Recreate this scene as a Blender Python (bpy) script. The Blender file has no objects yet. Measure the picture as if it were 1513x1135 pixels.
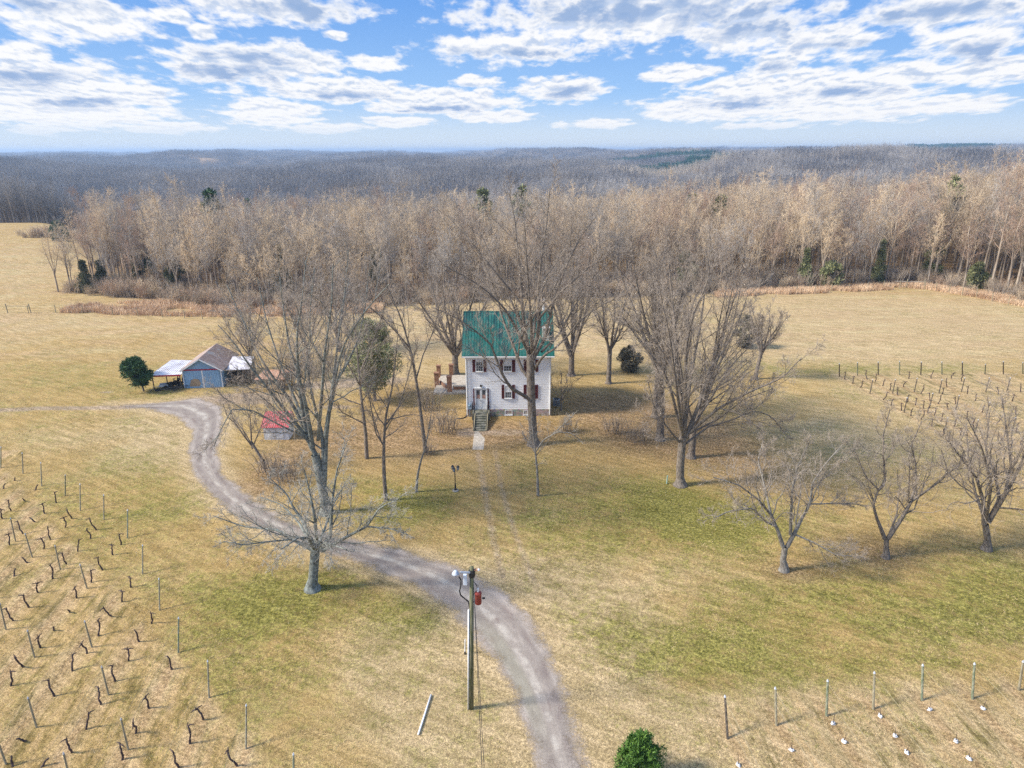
import bpy, math, random
import numpy as np
from mathutils import Matrix, Vector
R_ = math.radians
# ------------------------------------------------------------------ camera
PITCH, FPX, CX, CY, H, ROLL = R_(18.9), 1009.0, 756.5, 567.5, 28.0, R_(.2)
FW = np.array([0, math.cos(PITCH), -math.sin(PITCH)])
U0 = np.array([0, math.sin(PITCH), math.cos(PITCH)])
RT = math.cos(ROLL)*np.array([1., 0, 0]) - math.sin(ROLL)*U0
UP = math.sin(ROLL)*np.array([1., 0, 0]) + math.cos(ROLL)*U0
sc = bpy.context.scene
col = sc.collection
cd = bpy.data.cameras.new('camera'); cam = bpy.data.objects.new('camera', cd); col.objects.link(cam)
cd.sensor_width = 36; cd.lens = 36*FPX/1513; cd.clip_start = .5; cd.clip_end = 30000
cam.matrix_world = Matrix(((RT[0], UP[0], -FW[0], 0), (RT[1], UP[1], -FW[1], 0), (RT[2], UP[2], -FW[2], H), (0, 0, 0, 1)))
sc.camera = cam
def ray(px, py): return FW + (px-CX)/FPX*RT - (py-CY)/FPX*UP
def gp(px, py, z=0.):                       # ground point seen at a photo pixel
    d = ray(px, py); t = (z-H)/d[2]; return np.array([d[0]*t, d[1]*t, z])
def pp(px, py, Y):                          # point of the upright plane y=Y
    d = ray(px, py); t = Y/d[1]; return np.array([d[0]*t, Y, H+d[2]*t])
# ------------------------------------------------------------------ light
SUN_AZ, SUN_EL = R_(-100), R_(38)            # azimuth clockwise from +Y
sd = np.array([math.sin(SUN_AZ)*math.cos(SUN_EL), math.cos(SUN_AZ)*math.cos(SUN_EL), math.sin(SUN_EL)])
sl = bpy.data.lights.new('sun', 'SUN'); sl.energy = 1.5; sl.angle = R_(10); sl.color = (1, .93, .82)
so = bpy.data.objects.new('sun', sl); col.objects.link(so)
so.rotation_mode = 'QUATERNION'; so.rotation_quaternion = Vector(sd).to_track_quat('Z', 'Y')
sc.view_settings.view_transform = 'Standard'; sc.view_settings.look = 'None'
sc.view_settings.exposure = 2.15; sc.view_settings.gamma = 1
sc.cycles.volume_bounces = 0; sc.cycles.max_bounces = 6; sc.cycles.diffuse_bounces = 3
sc.cycles.transparent_max_bounces = 12
sc.cycles.volume_step_rate = 4; sc.cycles.use_denoising = False; sc.cycles.sample_clamp_indirect = 1.5; sc.cycles.sample_clamp_direct = 6; sc.cycles.caustics_reflective = False; sc.cycles.caustics_refractive = False

class NT:                                   # tiny node-tree helper
    def __init__(s, nt): s.nt = nt; s.n = nt.nodes; s.l = nt.links
    def set(s, sock, v):
        if isinstance(v, bpy.types.NodeSocket): s.l.new(v, sock)
        else: sock.default_value = v
    def math(s, op, a, b=0., c=None, clamp=False):
        n = s.n.new('ShaderNodeMath'); n.operation = op; n.use_clamp = clamp
        s.set(n.inputs[0], a); s.set(n.inputs[1], b)
        if c is not None: s.set(n.inputs[2], c)
        return n.outputs[0]
    def vm(s, op, a, b=(0, 0, 0), out=0):
        n = s.n.new('ShaderNodeVectorMath'); n.operation = op
        s.set(n.inputs[0], a)
        if op == 'SCALE': s.set(n.inputs['Scale'], b)
        elif op not in ('LENGTH', 'NORMALIZE'): s.set(n.inputs[1], b)
        return n.outputs['Value'] if op in ('LENGTH', 'DOT_PRODUCT') else n.outputs[0]
    def noise(s, vec, scale, detail=4, rough=.55, dist=0., color=False):
        n = s.n.new('ShaderNodeTexNoise'); s.set(n.inputs['Vector'], vec)
        n.inputs['Scale'].default_value = scale; n.inputs['Detail'].default_value = detail
        n.inputs['Roughness'].default_value = rough; n.inputs['Distortion'].default_value = dist
        return n.outputs['Color' if color else 'Fac']
    def ss(s, v, a, b, lo=0., hi=1.):
        n = s.n.new('ShaderNodeMapRange'); n.interpolation_type = 'SMOOTHSTEP'
        s.set(n.inputs[0], v); s.set(n.inputs[1], a); s.set(n.inputs[2], b); s.set(n.inputs[3], lo); s.set(n.inputs[4], hi)
        return n.outputs[0]
    def mix(s, f, a, b, mode='MIX'):
        n = s.n.new('ShaderNodeMix'); n.data_type = 'RGBA'; n.blend_type = mode
        s.set(n.inputs['Factor'], f)
        s.set(n.inputs[6], a if isinstance(a, bpy.types.NodeSocket) else (*a[:3], 1))
        s.set(n.inputs[7], b if isinstance(b, bpy.types.NodeSocket) else (*b[:3], 1))
        return n.outputs[2]
    def sep(s, v):
        n = s.n.new('ShaderNodeSeparateXYZ'); s.set(n.inputs[0], v); return n.outputs
    def comb(s, x, y, z):
        n = s.n.new('ShaderNodeCombineXYZ'); s.set(n.inputs[0], x); s.set(n.inputs[1], y); s.set(n.inputs[2], z); return n.outputs[0]

# ------------------------------------------------------------------ world: Nishita sky + clouds (in direction space)
w = bpy.data.worlds.new('World'); sc.world = w; w.use_nodes = True
def azel(px, py):
    d = ray(px, py); d = d/np.linalg.norm(d); return math.degrees(math.atan2(d[0], d[1])), math.degrees(math.asin(d[2]))
CL = [  # photo-pixel centre, half sizes
 (375, 92, 150, 34), (450, 90, 60, 16), (755, 70, 160, 26), (400, 12, 180, 26), (110, 24, 150, 36), (950, 22, 330, 50), (1090, 48, 120, 32),
 (1215, 60, 105, 28), (1400, 12, 170, 30), (1440, 58, 95, 32), (1140, 93, 48, 17), (1005, 108, 66, 13), (835, 130, 64, 19),
 (1190, 135, 170, 34), (1060, 160, 110, 18), (1330, 110, 90, 16), (1480, 100, 90, 18), (60, 128, 150, 42), (120, 168, 130, 22), (550, 91, 50, 13),
 (500, 132, 110, 18), (655, 150, 120, 19), (400, 166, 70, 20), (255, 22, 42, 14), (296, 48, 32, 14), (1005, 165, 46, 14),
 (30, 75, 60, 14), (700, 120, 34, 9), (495, 53, 20, 9), (1250, 168, 110, 13), (290, 105, 46, 12), (200, 140, 60, 16), (730, 172, 60, 9), (880, 184, 60, 7),
 (480, 190, 70, 8), (240, 190, 90, 9), (1400, 155, 80, 12), (60, 192, 60, 8), (590, 180, 50, 8), (1130, 186, 70, 6)]
CB = 3.2
DK = [(60, 2, 70, 10), (455, 8, 105, 17), (900, 16, 170, 17), (1110, 30, 85, 22), (372, 84, 62, 9), (335, 108, 66, 12), (505, 141, 48, 6), (1462, 73, 60, 10),
 (838, 136, 38, 7), (780, 79, 90, 6), (1262, 135, 60, 6), (1136, 98, 26, 6), (28, 112, 70, 9), (655, 161, 60, 5), (1090, 152, 60, 6), (1390, 14, 100, 9), (1240, 68, 60, 6), (120, 150, 60, 5)]
W = NT(w.node_tree); W.n.clear()
out = W.n.new('ShaderNodeOutputWorld'); bg = W.n.new('ShaderNodeBackground')
sky = W.n.new('ShaderNodeTexSky'); sky.sky_type = 'NISHITA'; sky.sun_disc = False
sky.sun_elevation = SUN_EL; sky.sun_rotation = SUN_AZ; sky.air_density = 1.0; sky.dust_density = .3; sky.ozone_density = 3
tc = W.n.new('ShaderNodeTexCoord'); D = W.sep(tc.outputs['Generated'])
az = W.math('MULTIPLY', W.math('ARCTAN2', D[0], D[1]), 57.2958); el = W.math('MULTIPLY', W.math('ARCSINE', D[2]), 57.2958)
sc_el = W.math('ADD', W.math('MAXIMUM', el, -.5), 2.0)      # small far clouds near the horizon
P = W.comb(W.math('DIVIDE', az, W.math('POWER', sc_el, .3)), W.math('MULTIPLY', W.math('LOGARITHM', sc_el, 2.718), 5.2), 0)
nz = W.noise(W.vm('MULTIPLY', P, (.5, 1, 1)), 2.1, 9, .56, .12)
wv = W.vm('ADD', W.comb(az, el, 0), W.vm('MULTIPLY', W.vm('SUBTRACT', W.noise(P, .8, 3, .6, color=True), (.5, .5, .5)), (2.2, .6, 0)))
def ellipses(L, sm):
    acc = None
    for (cx, cy, rx, ry) in L:
        a, e = azel(cx, cy); k = .0536*(1-.22*(abs(cx-756)/756)**2)
        q = W.vm('LENGTH', W.vm('MULTIPLY', W.vm('SUBTRACT', wv, (a, e, 0)), (1/(rx*k), 1/(ry*.0547), 0)))
        acc = q if acc is None else W.math('SMOOTH_MIN', acc, q, sm)
    return W.math('SUBTRACT', 1.0, acc)
blob = W.math('MAXIMUM', ellipses(CL, .05), -.5)
low = W.math('MULTIPLY', W.ss(el, .8, 2.6), W.ss(el, 7.5, 3.5))
nU = W.noise(W.vm('MULTIPLY', W.vm('ADD', P, (0, .16, 0)), (.5, 1, 1)), 2.1, 4, .56, .12)
nn = W.math('SUBTRACT', nz, .5)
den = W.math('ADD', W.math('SUBTRACT', blob, .20), W.math('MULTIPLY', nn, 1.9))
den = W.math('ADD', den, W.math('ADD', W.ss(el, 12.5, 16, 0, .62), W.math('MULTIPLY', low, .30)))
cov = W.math('MULTIPLY', W.ss(den, -.12, .34), W.ss(el, 0.2, 2.2, .0, 1.0))
dark = W.math('MULTIPLY', W.ss(W.math('ADD', ellipses(DK, .1), W.math('MULTIPLY', nn, 4.2)), -.5, 1.0), W.ss(den, .15, .6))
dark = W.math('MAXIMUM', dark, W.math('MULTIPLY', W.ss(el, 12.5, 15), W.ss(den, .4, 1.0, 0, .7)))
soft = W.math('MULTIPLY', W.ss(W.math('SUBTRACT', nU, nz), -.04, .16, 0, .75), W.math('MULTIPLY', W.ss(el, 0, 5), W.ss(den, .0, .35)))   # folds in the cloud tops
ccol = W.mix(soft, (CB, CB*1.0, CB*1.01), (CB*.42, CB*.56, CB*.80))
ccol = W.mix(W.math('MULTIPLY', dark, .9), ccol, (CB*.27, CB*.42, CB*.70))
skyc = W.mix(W.ss(el, 0, 13), (1.3, 2.1, 3.15), (.47, 1.2, 2.75))
skyc = W.mix(W.ss(el, 14, 45), skyc, sky.outputs[0])
skyc = W.mix(W.ss(el, 4.6, -.5, 0, .95), skyc, (2.55, 2.75, 2.85))
hi_ = W.ss(el, 14, 40, 1.0, 2.3); ccol = W.vm('SCALE', ccol, hi_)      # high clouds, out of view, brightened to add skylight on the walls
fin = W.mix(cov, skyc, ccol)
W.l.new(fin, bg.inputs[0]); bg.inputs[1].default_value = .071; W.l.new(bg.outputs[0], out.inputs[0])
w.cycles.sampling_method = 'MANUAL'; w.cycles.sample_map_resolution = 512

# ------------------------------------------------------------------ materials
def mat(name, c1, c2=None, scale=6., rough=.85, bump=0., detail=5, stretch=(1, 1, 1), metal=0., extra=None, lo=.35, hi=.65, spec=.3):
    m = bpy.data.materials.new(name); m.use_nodes = True; T = NT(m.node_tree)
    b = T.n['Principled BSDF']; b.inputs['Roughness'].default_value = rough; b.inputs['Metallic'].default_value = metal
    b.inputs['Specular IOR Level'].default_value = spec
    tc = T.n.new('ShaderNodeTexCoord'); v = T.vm('MULTIPLY', tc.outputs['Object'], stretch)
    nz = T.noise(v, scale, detail); c = T.mix(T.ss(nz, lo, hi), c1, c2 or tuple(x*.75 for x in c1))
    if extra: c = extra(T, tc.outputs['Object'], c)
    T.set(b.inputs['Base Color'], c)
    if bump:
        bn = T.n.new('ShaderNodeBump'); bn.inputs['Strength'].default_value = bump; bn.inputs['Distance'].default_value = .03
        T.l.new(nz, bn.inputs['Height']); T.l.new(bn.outputs[0], b.inputs['Normal'])
    return m
M = {}
M['bark'] = mat('bark', (.11, .09, .072), (.27, .225, .18), 3., .95, .8, stretch=(4, 4, 1))
M['bark_pale'] = mat('bark_pale', (.15, .13, .11), (.30, .28, .24), 4., .95, .8, stretch=(3, 3, 1))
M['bark_lichen'] = mat('bark_lichen', (.11, .115, .10), (.26, .28, .25), 5., .95, .8)
M['twig'] = mat('twig', (.24, .195, .15), (.42, .35, .28), 2., .95)
M['twig_pale'] = mat('twig_pale', (.25, .23, .19), (.42, .39, .33), 2., .95)
M['twig_red'] = mat('twig_red', (.34, .235, .17), (.54, .39, .28), .25, .95)
M['bark_wood'] = mat('bark_wood', (.24, .19, .145), (.52, .44, .34), .9, .95, stretch=(1, 1, .3))
def treevar(name, c1, c2):                    # forest twigs: colour differs from tree to tree
    m = bpy.data.materials.new(name); m.use_nodes = True; T = NT(m.node_tree); b = T.n['Principled BSDF']
    b.inputs['Roughness'].default_value = .95; b.inputs['Specular IOR Level'].default_value = .1
    oi = T.n.new('ShaderNodeObjectInfo'); ge = T.n.new('ShaderNodeNewGeometry')
    big = T.math('ADD', T.math('MULTIPLY', T.noise(ge.outputs['Position'], .022, 3, .6), .6), T.math('MULTIPLY', T.noise(ge.outputs['Position'], .16, 2, .5), .4))
    f = T.math('ADD', T.math('MULTIPLY', oi.outputs['Random'], .55), T.math('MULTIPLY', T.ss(big, .35, .65), .6), clamp=True)
    T.set(b.inputs['Base Color'], T.mix(f, c1, c2)); return m
M['wood_twig'] = treevar('wood_twig', (.40, .315, .225), (.76, .60, .40))
M['far_twig'] = treevar('far_twig', (.12, .125, .14), (.40, .375, .35))  # cloud shadow and blue distance put into the twig colour of the far woods
M['grey_twig'] = treevar('grey_twig', (.25, .225, .20), (.50, .45, .39))
M['pine'] = mat('pine_needles', (.03, .075, .035), (.09, .16, .06), 1.5, .8)
M['cedar'] = mat('cedar_needles', (.075, .085, .04), (.17, .17, .085), 1.2, .85)
M['greyneedle'] = mat('grey_needles', (.12, .11, .075), (.24, .22, .155), 1.2, .9)
M['oldneedle'] = mat('old_needles', (.16, .18, .075), (.31, .31, .15), 1.2, .85)
M['farpine'] = mat('far_pine', (.015, .085, .06), (.045, .15, .10), .05, .9)
M['pale_far'] = mat('pale_far_twig', (.42, .36, .28), (.60, .53, .43), .05, .9)
M['shrubleaf'] = mat('shrub_leaf', (.04, .10, .015), (.13, .24, .04), 3, .6)

# ------------------------------------------------------------------ mesh builder
def link(name, me, m=None, parent=None, loc=None):
    o = bpy.data.objects.new(name, me); col.objects.link(o)
    if m is not None and me is not None and not me.materials: me.materials.append(m)
    if parent: o.parent = parent
    if loc is not None: o.location = loc
    return o
def tag(o, label=None, cat=None, group=None, kind=None):
    if label: o['label'] = label
    if cat: o['category'] = cat
    if group: o['group'] = group
    if kind: o['kind'] = kind
    return o
def empty(name, loc, rz=0, **k):
    o = bpy.data.objects.new(name, None); col.objects.link(o); o.location = loc; o.rotation_euler = (0, 0, rz)
    o.empty_display_size = .3; return tag(o, **k)
def np_mesh(name, V, faces, smooth=False):     # faces: list of (k, array (m,k))
    me = bpy.data.meshes.new(name); V = np.asarray(V, np.float32)
    me.vertices.add(len(V)); me.vertices.foreach_set('co', V.ravel())
    li = np.concatenate([f.ravel() for f in faces]).astype(np.int32)
    tot = np.concatenate([np.full(len(f), f.shape[1], np.int32) for f in faces])
    me.loops.add(len(li)); me.loops.foreach_set('vertex_index', li)
    me.polygons.add(len(tot)); st = np.zeros(len(tot), np.int32); st[1:] = np.cumsum(tot)[:-1]
    me.polygons.foreach_set('loop_start', st)
    if smooth: me.polygons.foreach_set('use_smooth', np.ones(len(tot), bool))
    me.update(calc_edges=True); return me
class MB:
    def __init__(s): s.v = []; s.f = []
    def add(s, vs, fs, rz=0, at=(0, 0, 0)):
        b = len(s.v); c, q = math.cos(rz), math.sin(rz)
        for x, y, z in vs: s.v.append((x*c-y*q+at[0], x*q+y*c+at[1], z+at[2]))
        s.f += [tuple(i+b for i in f) for f in fs]; return s
    def box(s, x0, x1, y0, y1, z0, z1, rz=0, at=(0, 0, 0)):
        return s.add([(x0,y0,z0),(x1,y0,z0),(x1,y1,z0),(x0,y1,z0),(x0,y0,z1),(x1,y0,z1),(x1,y1,z1),(x0,y1,z1)],
                     [(0,3,2,1),(4,5,6,7),(0,1,5,4),(1,2,6,5),(2,3,7,6),(3,0,4,7)], rz, at)
    def bar(s, a, b, r, r2=None, n=8):
        a, b = Vector(a), Vector(b); r2 = r if r2 is None else r2
        q = (b-a).to_track_quat('Z', 'Y'); L = (b-a).length; vs = []
        for k, (z, rr) in enumerate(((0, r), (L, r2))):
            for i in range(n):
                t = 2*math.pi*i/n; vs.append(tuple(a + q @ Vector((rr*math.cos(t), rr*math.sin(t), z))))
        return s.add(vs, [(i, (i+1) % n, n+(i+1) % n, n+i) for i in range(n)] + [tuple(range(n))[::-1], tuple(range(n, 2*n))])
    def lathe(s, prof, at=(0, 0, 0), n=14):
        vs = [(r*math.cos(2*math.pi*i/n), r*math.sin(2*math.pi*i/n), z) for r, z in prof for i in range(n)]
        fs = [(k*n+i, k*n+(i+1) % n, (k+1)*n+(i+1) % n, (k+1)*n+i) for k in range(len(prof)-1) for i in range(n)]
        fs += [tuple(range(n))[::-1], tuple(range((len(prof)-1)*n, len(prof)*n))]
        return s.add(vs, fs, 0, at)
    def path(s, pts, r, n=6):
        for a, b in zip(pts[:-1], pts[1:]): s.bar(a, b, r, r, n)
        return s
    def slab(s, quad, th):                       # quad of 4 points, thickened downwards along its normal
        q = [Vector(p) for p in quad]; nrm = (q[1]-q[0]).cross(q[3]-q[0]).normalized()
        lo = [p - nrm*th for p in q]
        return s.add([tuple(p) for p in q+lo], [(0,1,2,3),(7,6,5,4),(0,4,5,1),(1,5,6,2),(2,6,7,3),(3,7,4,0)])
    def build(s, name, m, parent=None, smooth=False, loc=None, bevel=0):
        me = bpy.data.meshes.new(name); me.from_pydata(s.v, [], s.f); me.update()
        if smooth: me.polygons.foreach_set('use_smooth', np.ones(len(me.polygons), bool))
        o = link(name, me, m, parent, loc)
        if bevel:
            b = o.modifiers.new('b', 'BEVEL'); b.width = bevel; b.segments = 2
        return o

# ------------------------------------------------------------------ terrain
def S(a, b, x): t = np.clip((x-a)/(b-a), 0, 1); return t*t*(3-2*t)
_r = np.random.default_rng(5)
_w = [(_r.normal(0, 1, 2), _r.uniform(0, 6.28), L) for L in (260, 330, 420, 610, 900, 1300)]
def terr(x, y):
    x = np.asarray(x, float); y = np.asarray(y, float)
    u = sum(np.sin((x*d[0]+y*d[1])/np.hypot(*d)*6.283/L + p)*(L/900)**.5 for d, p, L in _w)
    right = S(20, 150, x-.15*y); left = S(.56, .68, -x/np.maximum(y, 60.))
    drop = S(130+20*right+140*left, 470+60*right+20*left, y)
    z = -27*drop*(1-.5*right) + (22-11*right)*S(500, 800, y)
    z = z - 16*S(900, 1300, y)*S(2300, 1500, y) + (3.6+2.6*S(700,1400,y))*u*S(420, 800, y)
    z = z + (-6 + x/5200*10)*S(1500, 4200, y) + 6*S(600, 900, y)*right
    z = z - 15*np.exp(-((x/np.maximum(y, 50.)-.22)/.07)**2)*S(420, 640, y)*S(1300, 950, y)
    z = z + 1.6*S(150, 240, y)*left*S(-70, -140, x)*S(320, 260, y)
    d = np.sqrt(x*x+y*y)
    return z + 0.12*np.sin(x/7.3+1)*np.sin(y/9.1)*S(12, 30, d)
def tz(x, y): return float(terr(x, y))

# polygons of the woods (photo pixels turned into ground points)
EDGE = [(112, 433), (165, 438), (240, 442), (330, 455), (430, 456), (540, 452), (680, 446), (820, 441), (950, 437), (1050, 432), (1180, 427), (1330, 419), (1440, 430), (1513, 446), (1600, 462), (1800, 505)]
EDGE = np.array([gp(*p)[:2] for p in EDGE])
def edge_y(x): return np.interp(x, EDGE[:, 0], EDGE[:, 1])
LF = np.array([gp(*p)[:2] for p in [(-500, 352), (-200, 345), (0, 331), (80, 327), (140, 322), (200, 322)]])
def in_woods(x, y):
    x = np.asarray(x); y = np.asarray(y)
    main = (x > EDGE[0, 0]-(y-130)*.36) & (y > edge_y(np.maximum(x, EDGE[0, 0])))
    left = y > np.interp(x, LF[:, 0], LF[:, 1]) + 3
    return main | left
rng = np.random.default_rng(11)

def dist_poly(x, y, pts):
    d = np.full(x.shape, 1e9)
    for a, b in zip(pts[:-1], pts[1:]):
        ab = b-a; t = np.clip(((x-a[0])*ab[0]+(y-a[1])*ab[1])/(ab@ab), 0, 1)
        d = np.minimum(d, np.hypot(x-a[0]-t*ab[0], y-a[1]-t*ab[1]))
    return d
# the driveway: left and right edge in photo pixels
RL = [(150,603),(215,607),(262,618),(284,640),(276,665),(283,700),(318,742),(360,775),(425,802),(490,822),(560,845),(620,872),(665,905),(705,948),(730,985),(752,1025),(768,1065),(785,1110),(800,1160),(830,1260)]
RR = [(160,598),(235,597),(290,588),(330,600),(330,630),(322,665),(330,697),(372,735),(420,765),(470,785),(520,797),(600,813),(680,836),(745,872),(790,915),(820,965),(838,1010),(852,1050),(863,1095),(880,1160),(920,1260)]
def smooth_poly(P, n):
    P = np.array([gp(*p)[:2] for p in P]); 
    d = np.r_[0, np.cumsum(np.hypot(*np.diff(P, axis=0).T))]; t = np.linspace(0, d[-1], n)
    Q = np.c_[np.interp(t, d, P[:, 0]), np.interp(t, d, P[:, 1])]
    for _ in range(6): Q[1:-1] = (Q[:-2]+2*Q[1:-1]+Q[2:])/4
    return Q
def match(P, Q):                              # pair up the two edges by closest arc position
    n = 260; return smooth_poly(P, n), smooth_poly(Q, n)
EL, ER = match(RL, RR)
EC = (EL+ER)/2

def axis(segs):
    a = [segs[0][0]]
    for lo, hi, st in segs:
        n = max(1, int(round((hi-lo)/st))); a += list(np.linspace(lo, hi, n+1)[1:])
    return np.array(a)
xs = axis([(-9000, -3000, 600), (-3000, -800, 110), (-800, -200, 15), (-200, -60, 2.), (-60, 50, .3), (50, 200, 2.), (200, 800, 15), (800, 3000, 110), (3000, 9000, 600)])
ys = axis([(-300, 0, 30), (0, 14, 2), (14, 90, .3), (90, 180, .9), (180, 420, 4), (420, 1500, 20), (1500, 4000, 80), (4000, 12000, 500)])
X, Y = np.meshgrid(xs, ys); Z = terr(X, Y)
nx, ny = len(xs), len(ys)
ii = np.arange(nx*ny).reshape(ny, nx)
F = np.stack([ii[:-1, :-1], ii[:-1, 1:], ii[1:, 1:], ii[1:, :-1]], -1).reshape(-1, 4)
gme = np_mesh('ground', np.stack([X, Y, Z], -1).reshape(-1, 3), [F], True)
# --- what grows or lies where (green grass, leaf litter, pale straw | vine rows, bare dirt, mown stripes)
def blob(px, py, rx, ry, a=1.):
    c = gp(px, py); return a*np.exp(-(((X-c[0])/rx)**2+((Y-c[1])/ry)**2))
nzv = sum(np.sin((X*math.cos(a)+Y*math.sin(a))/L+p)*h for a, L, p, h in
          [(_r.uniform(0, 3), L, _r.uniform(0, 6), h) for L, h in ((9, .3), (6, .3), (4.3, .25), (2.6, .2), (1.7, .15), (1.1, .1))])
green = .20 + .12*S(88, 74, Y)
for b in [(390,905,5,3,.75),(330,870,5,3,.3),(620,745,5,5,.55),(540,740,6,5,.35),(800,700,3,4,.4),(860,790,6,5,.55),(950,740,5,5,.45),(1020,760,5,5,.85),(1110,770,5,4,.5),(1060,680,5,4,.2),
          (1250,880,9,5,.32),(1400,900,7,4,.35),(1500,870,5,5,.55),(1000,980,4,3,.5),(1110,930,8,4,.4),(1290,985,8,2,.3),(190,720,8,8,.4),(200,780,6,6,.3),(280,1000,5,5,.25),(450,990,5,3,.35),(300,1080,3,3,.3),
          (1000,640,4,5,.1),(700,655,3,3,.1),(180,570,16,7,.35),(1230,545,14,4,.55),(1420,548,10,3,.4),(1350,690,10,8,.1),(60,545,20,7,.25),(120,620,10,5,.15),(560,1060,4,3,.2),(640,920,3,2,.5),(590,890,4,2,.5),(480,860,3,1.6,.5),
          (730,1060,2,4,.3),(900,900,6,5,.15),(60,400,30,40,.12),(1150,1040,4,3,.15)]: green = green + blob(*b)
litter = np.zeros_like(X)
for b in [(900,600,7,6,.9),(960,640,7,6,.8),(760,640,5,4,.9),(640,640,5,6,.75),(560,640,6,7,.55),(620,580,7,7,.5),(1050,650,7,8,.6),(1120,700,7,5,.4),(420,680,5,6,.55),(390,720,3,4,.5),(480,640,6,6,.4),(700,690,4,6,.3),(1170,845,3,2,.6),(1240,800,5,3,.4),(1310,825,3,2,.5),
          (830,690,5,5,.3),(590,700,5,5,.25),(1460,800,4,3,.4),(350,590,4,3,.5),(400,560,6,6,.5),(850,830,4,3,.3),(500,820,3,1.5,.3),(1000,560,8,10,.3),(340,455,25,5,.5)]: litter = litter + blob(*b)
woods = in_woods(X, Y); litter = np.where(woods, 1.2, litter)
straw = .25*np.ones_like(X)
for b in [(1300,470,40,22,1.0),(1480,600,14,20,.6),(1250,640,10,9,.5),(620,1010,4,5,.8),(550,960,4,3,.4),(670,1080,3,3,.6),(880,960,3.2,7,.8),(920,880,4,5,.4),(860,1100,2,3,.8),(250,660,4,6,.6),(200,640,10,5,.5),(960,475,30,20,1.0),(750,470,30,14,.9),(640,510,10,14,.5),
          (1300,1090,14,3,.8),(1120,1110,5,3,.6),(340,1090,2,3,.2),(470,560,8,8,.5),(560,555,7,3,.5),(100,480,40,9,.35),(60,400,50,60,.45),(780,850,3,3,.5),(1050,840,4,3,.15),(900,850,8,6,.2)]: straw = straw + blob(*b)
dl = dist_poly(X, Y, np.vstack([EL])); dr = dist_poly(X, Y, ER)
edge = np.exp(-np.minimum(dl, dr)/.9); straw = straw + .8*edge*(Y < 90); green = green - .5*edge
# mown vine rows: row lines run along (0.09,-1)
q = X + .09*Y
left_rows = S(0, 1.5, np.where(Y < 62, 1, 0)*(np.interp(Y, [26.2, 58.0], [-13.2, -48.0]) - X + 1.2))
left_rows = left_rows*(X < 0)*S(8, 16, Y)
rr_low = S(9.0, 11.5, X)*S(30.5+.11*(X-10), 27.5+.11*(X-10), Y)
rr_up = S(41.0, 43.0, q-7.7+.0*Y)*S(87, 84.5, Y)*S(50, 54, Y)
rows = np.clip(left_rows+rr_low+rr_up, 0, 1)
def phase(x0, sp): return .5+.5*np.cos((q-x0)/sp*2*math.pi)
fur = np.where(X < 0, phase(-19.72+.09*32.95, 3.05), np.where(Y > 45, phase(50.77+.09*84.96, 2.75), phase(16.35+.09*28.1, 2.78)))
straw = straw + rows*(-.1+.6*fur); green = green*(1-rows*.55) + rows*(.28*(1-fur)) - rows*fur*.15
dirt = rows*np.clip(fur-.62, 0, 1)*2.2*.9
TR1 = np.array([gp(*p)[:2] for p in [(706,668),(712,700),(722,760),(731,805),(742,850)]])
TR2 = np.array([gp(*p)[:2] for p in [(732,668),(741,720),(757,775),(772,815),(790,860)]])
trk = np.exp(-(dist_poly(X, Y, TR1)/.5)**2)+np.exp(-(dist_poly(X, Y, TR2)/.45)**2)
near = (Y < 95)
dirt = dirt + .62*trk*near
TR4 = np.array([gp(*p)[:2] for p in [(800,800),(850,865),(880,930),(903,990),(925,1060),(945,1140),(960,1230)]])
TR3 = np.array([gp(*p)[:2] for p in [(-40,607),(60,603),(120,604),(190,603)]])
dirt = dirt + 1.0*np.exp(-(dist_poly(X, Y, TR3)/.8)**2)
PADS = [(500,600,3,.9),(520,566,7,1.6),(560,560,5,1.4),(340,590,7,2.2),(400,588,5,2),(470,570,4,1.5),(157,580,1.1,.5),(740,640,4,1.2),(690,640,1.3,1.5)]
for p in PADS: dirt = dirt + .75*np.exp(-(((X-gp(p[0],p[1])[0])/p[2])**2+((Y-gp(p[0],p[1])[1])/p[3])**2)**1.5)
field = ((Y > 92) & ~woods).astype(float)
for nm, (a, b, c) in {'cover': (green, litter, straw), 'wear': (rows, dirt, field)}.items():
    at = gme.color_attributes.new(nm, 'FLOAT_COLOR', 'POINT')
    at.data.foreach_set('color', np.stack([np.clip(a, 0, 1.5), np.clip(b, 0, 1.5), np.clip(c, 0, 1.5), np.ones_like(X)], -1).astype(np.float32).ravel())
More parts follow.
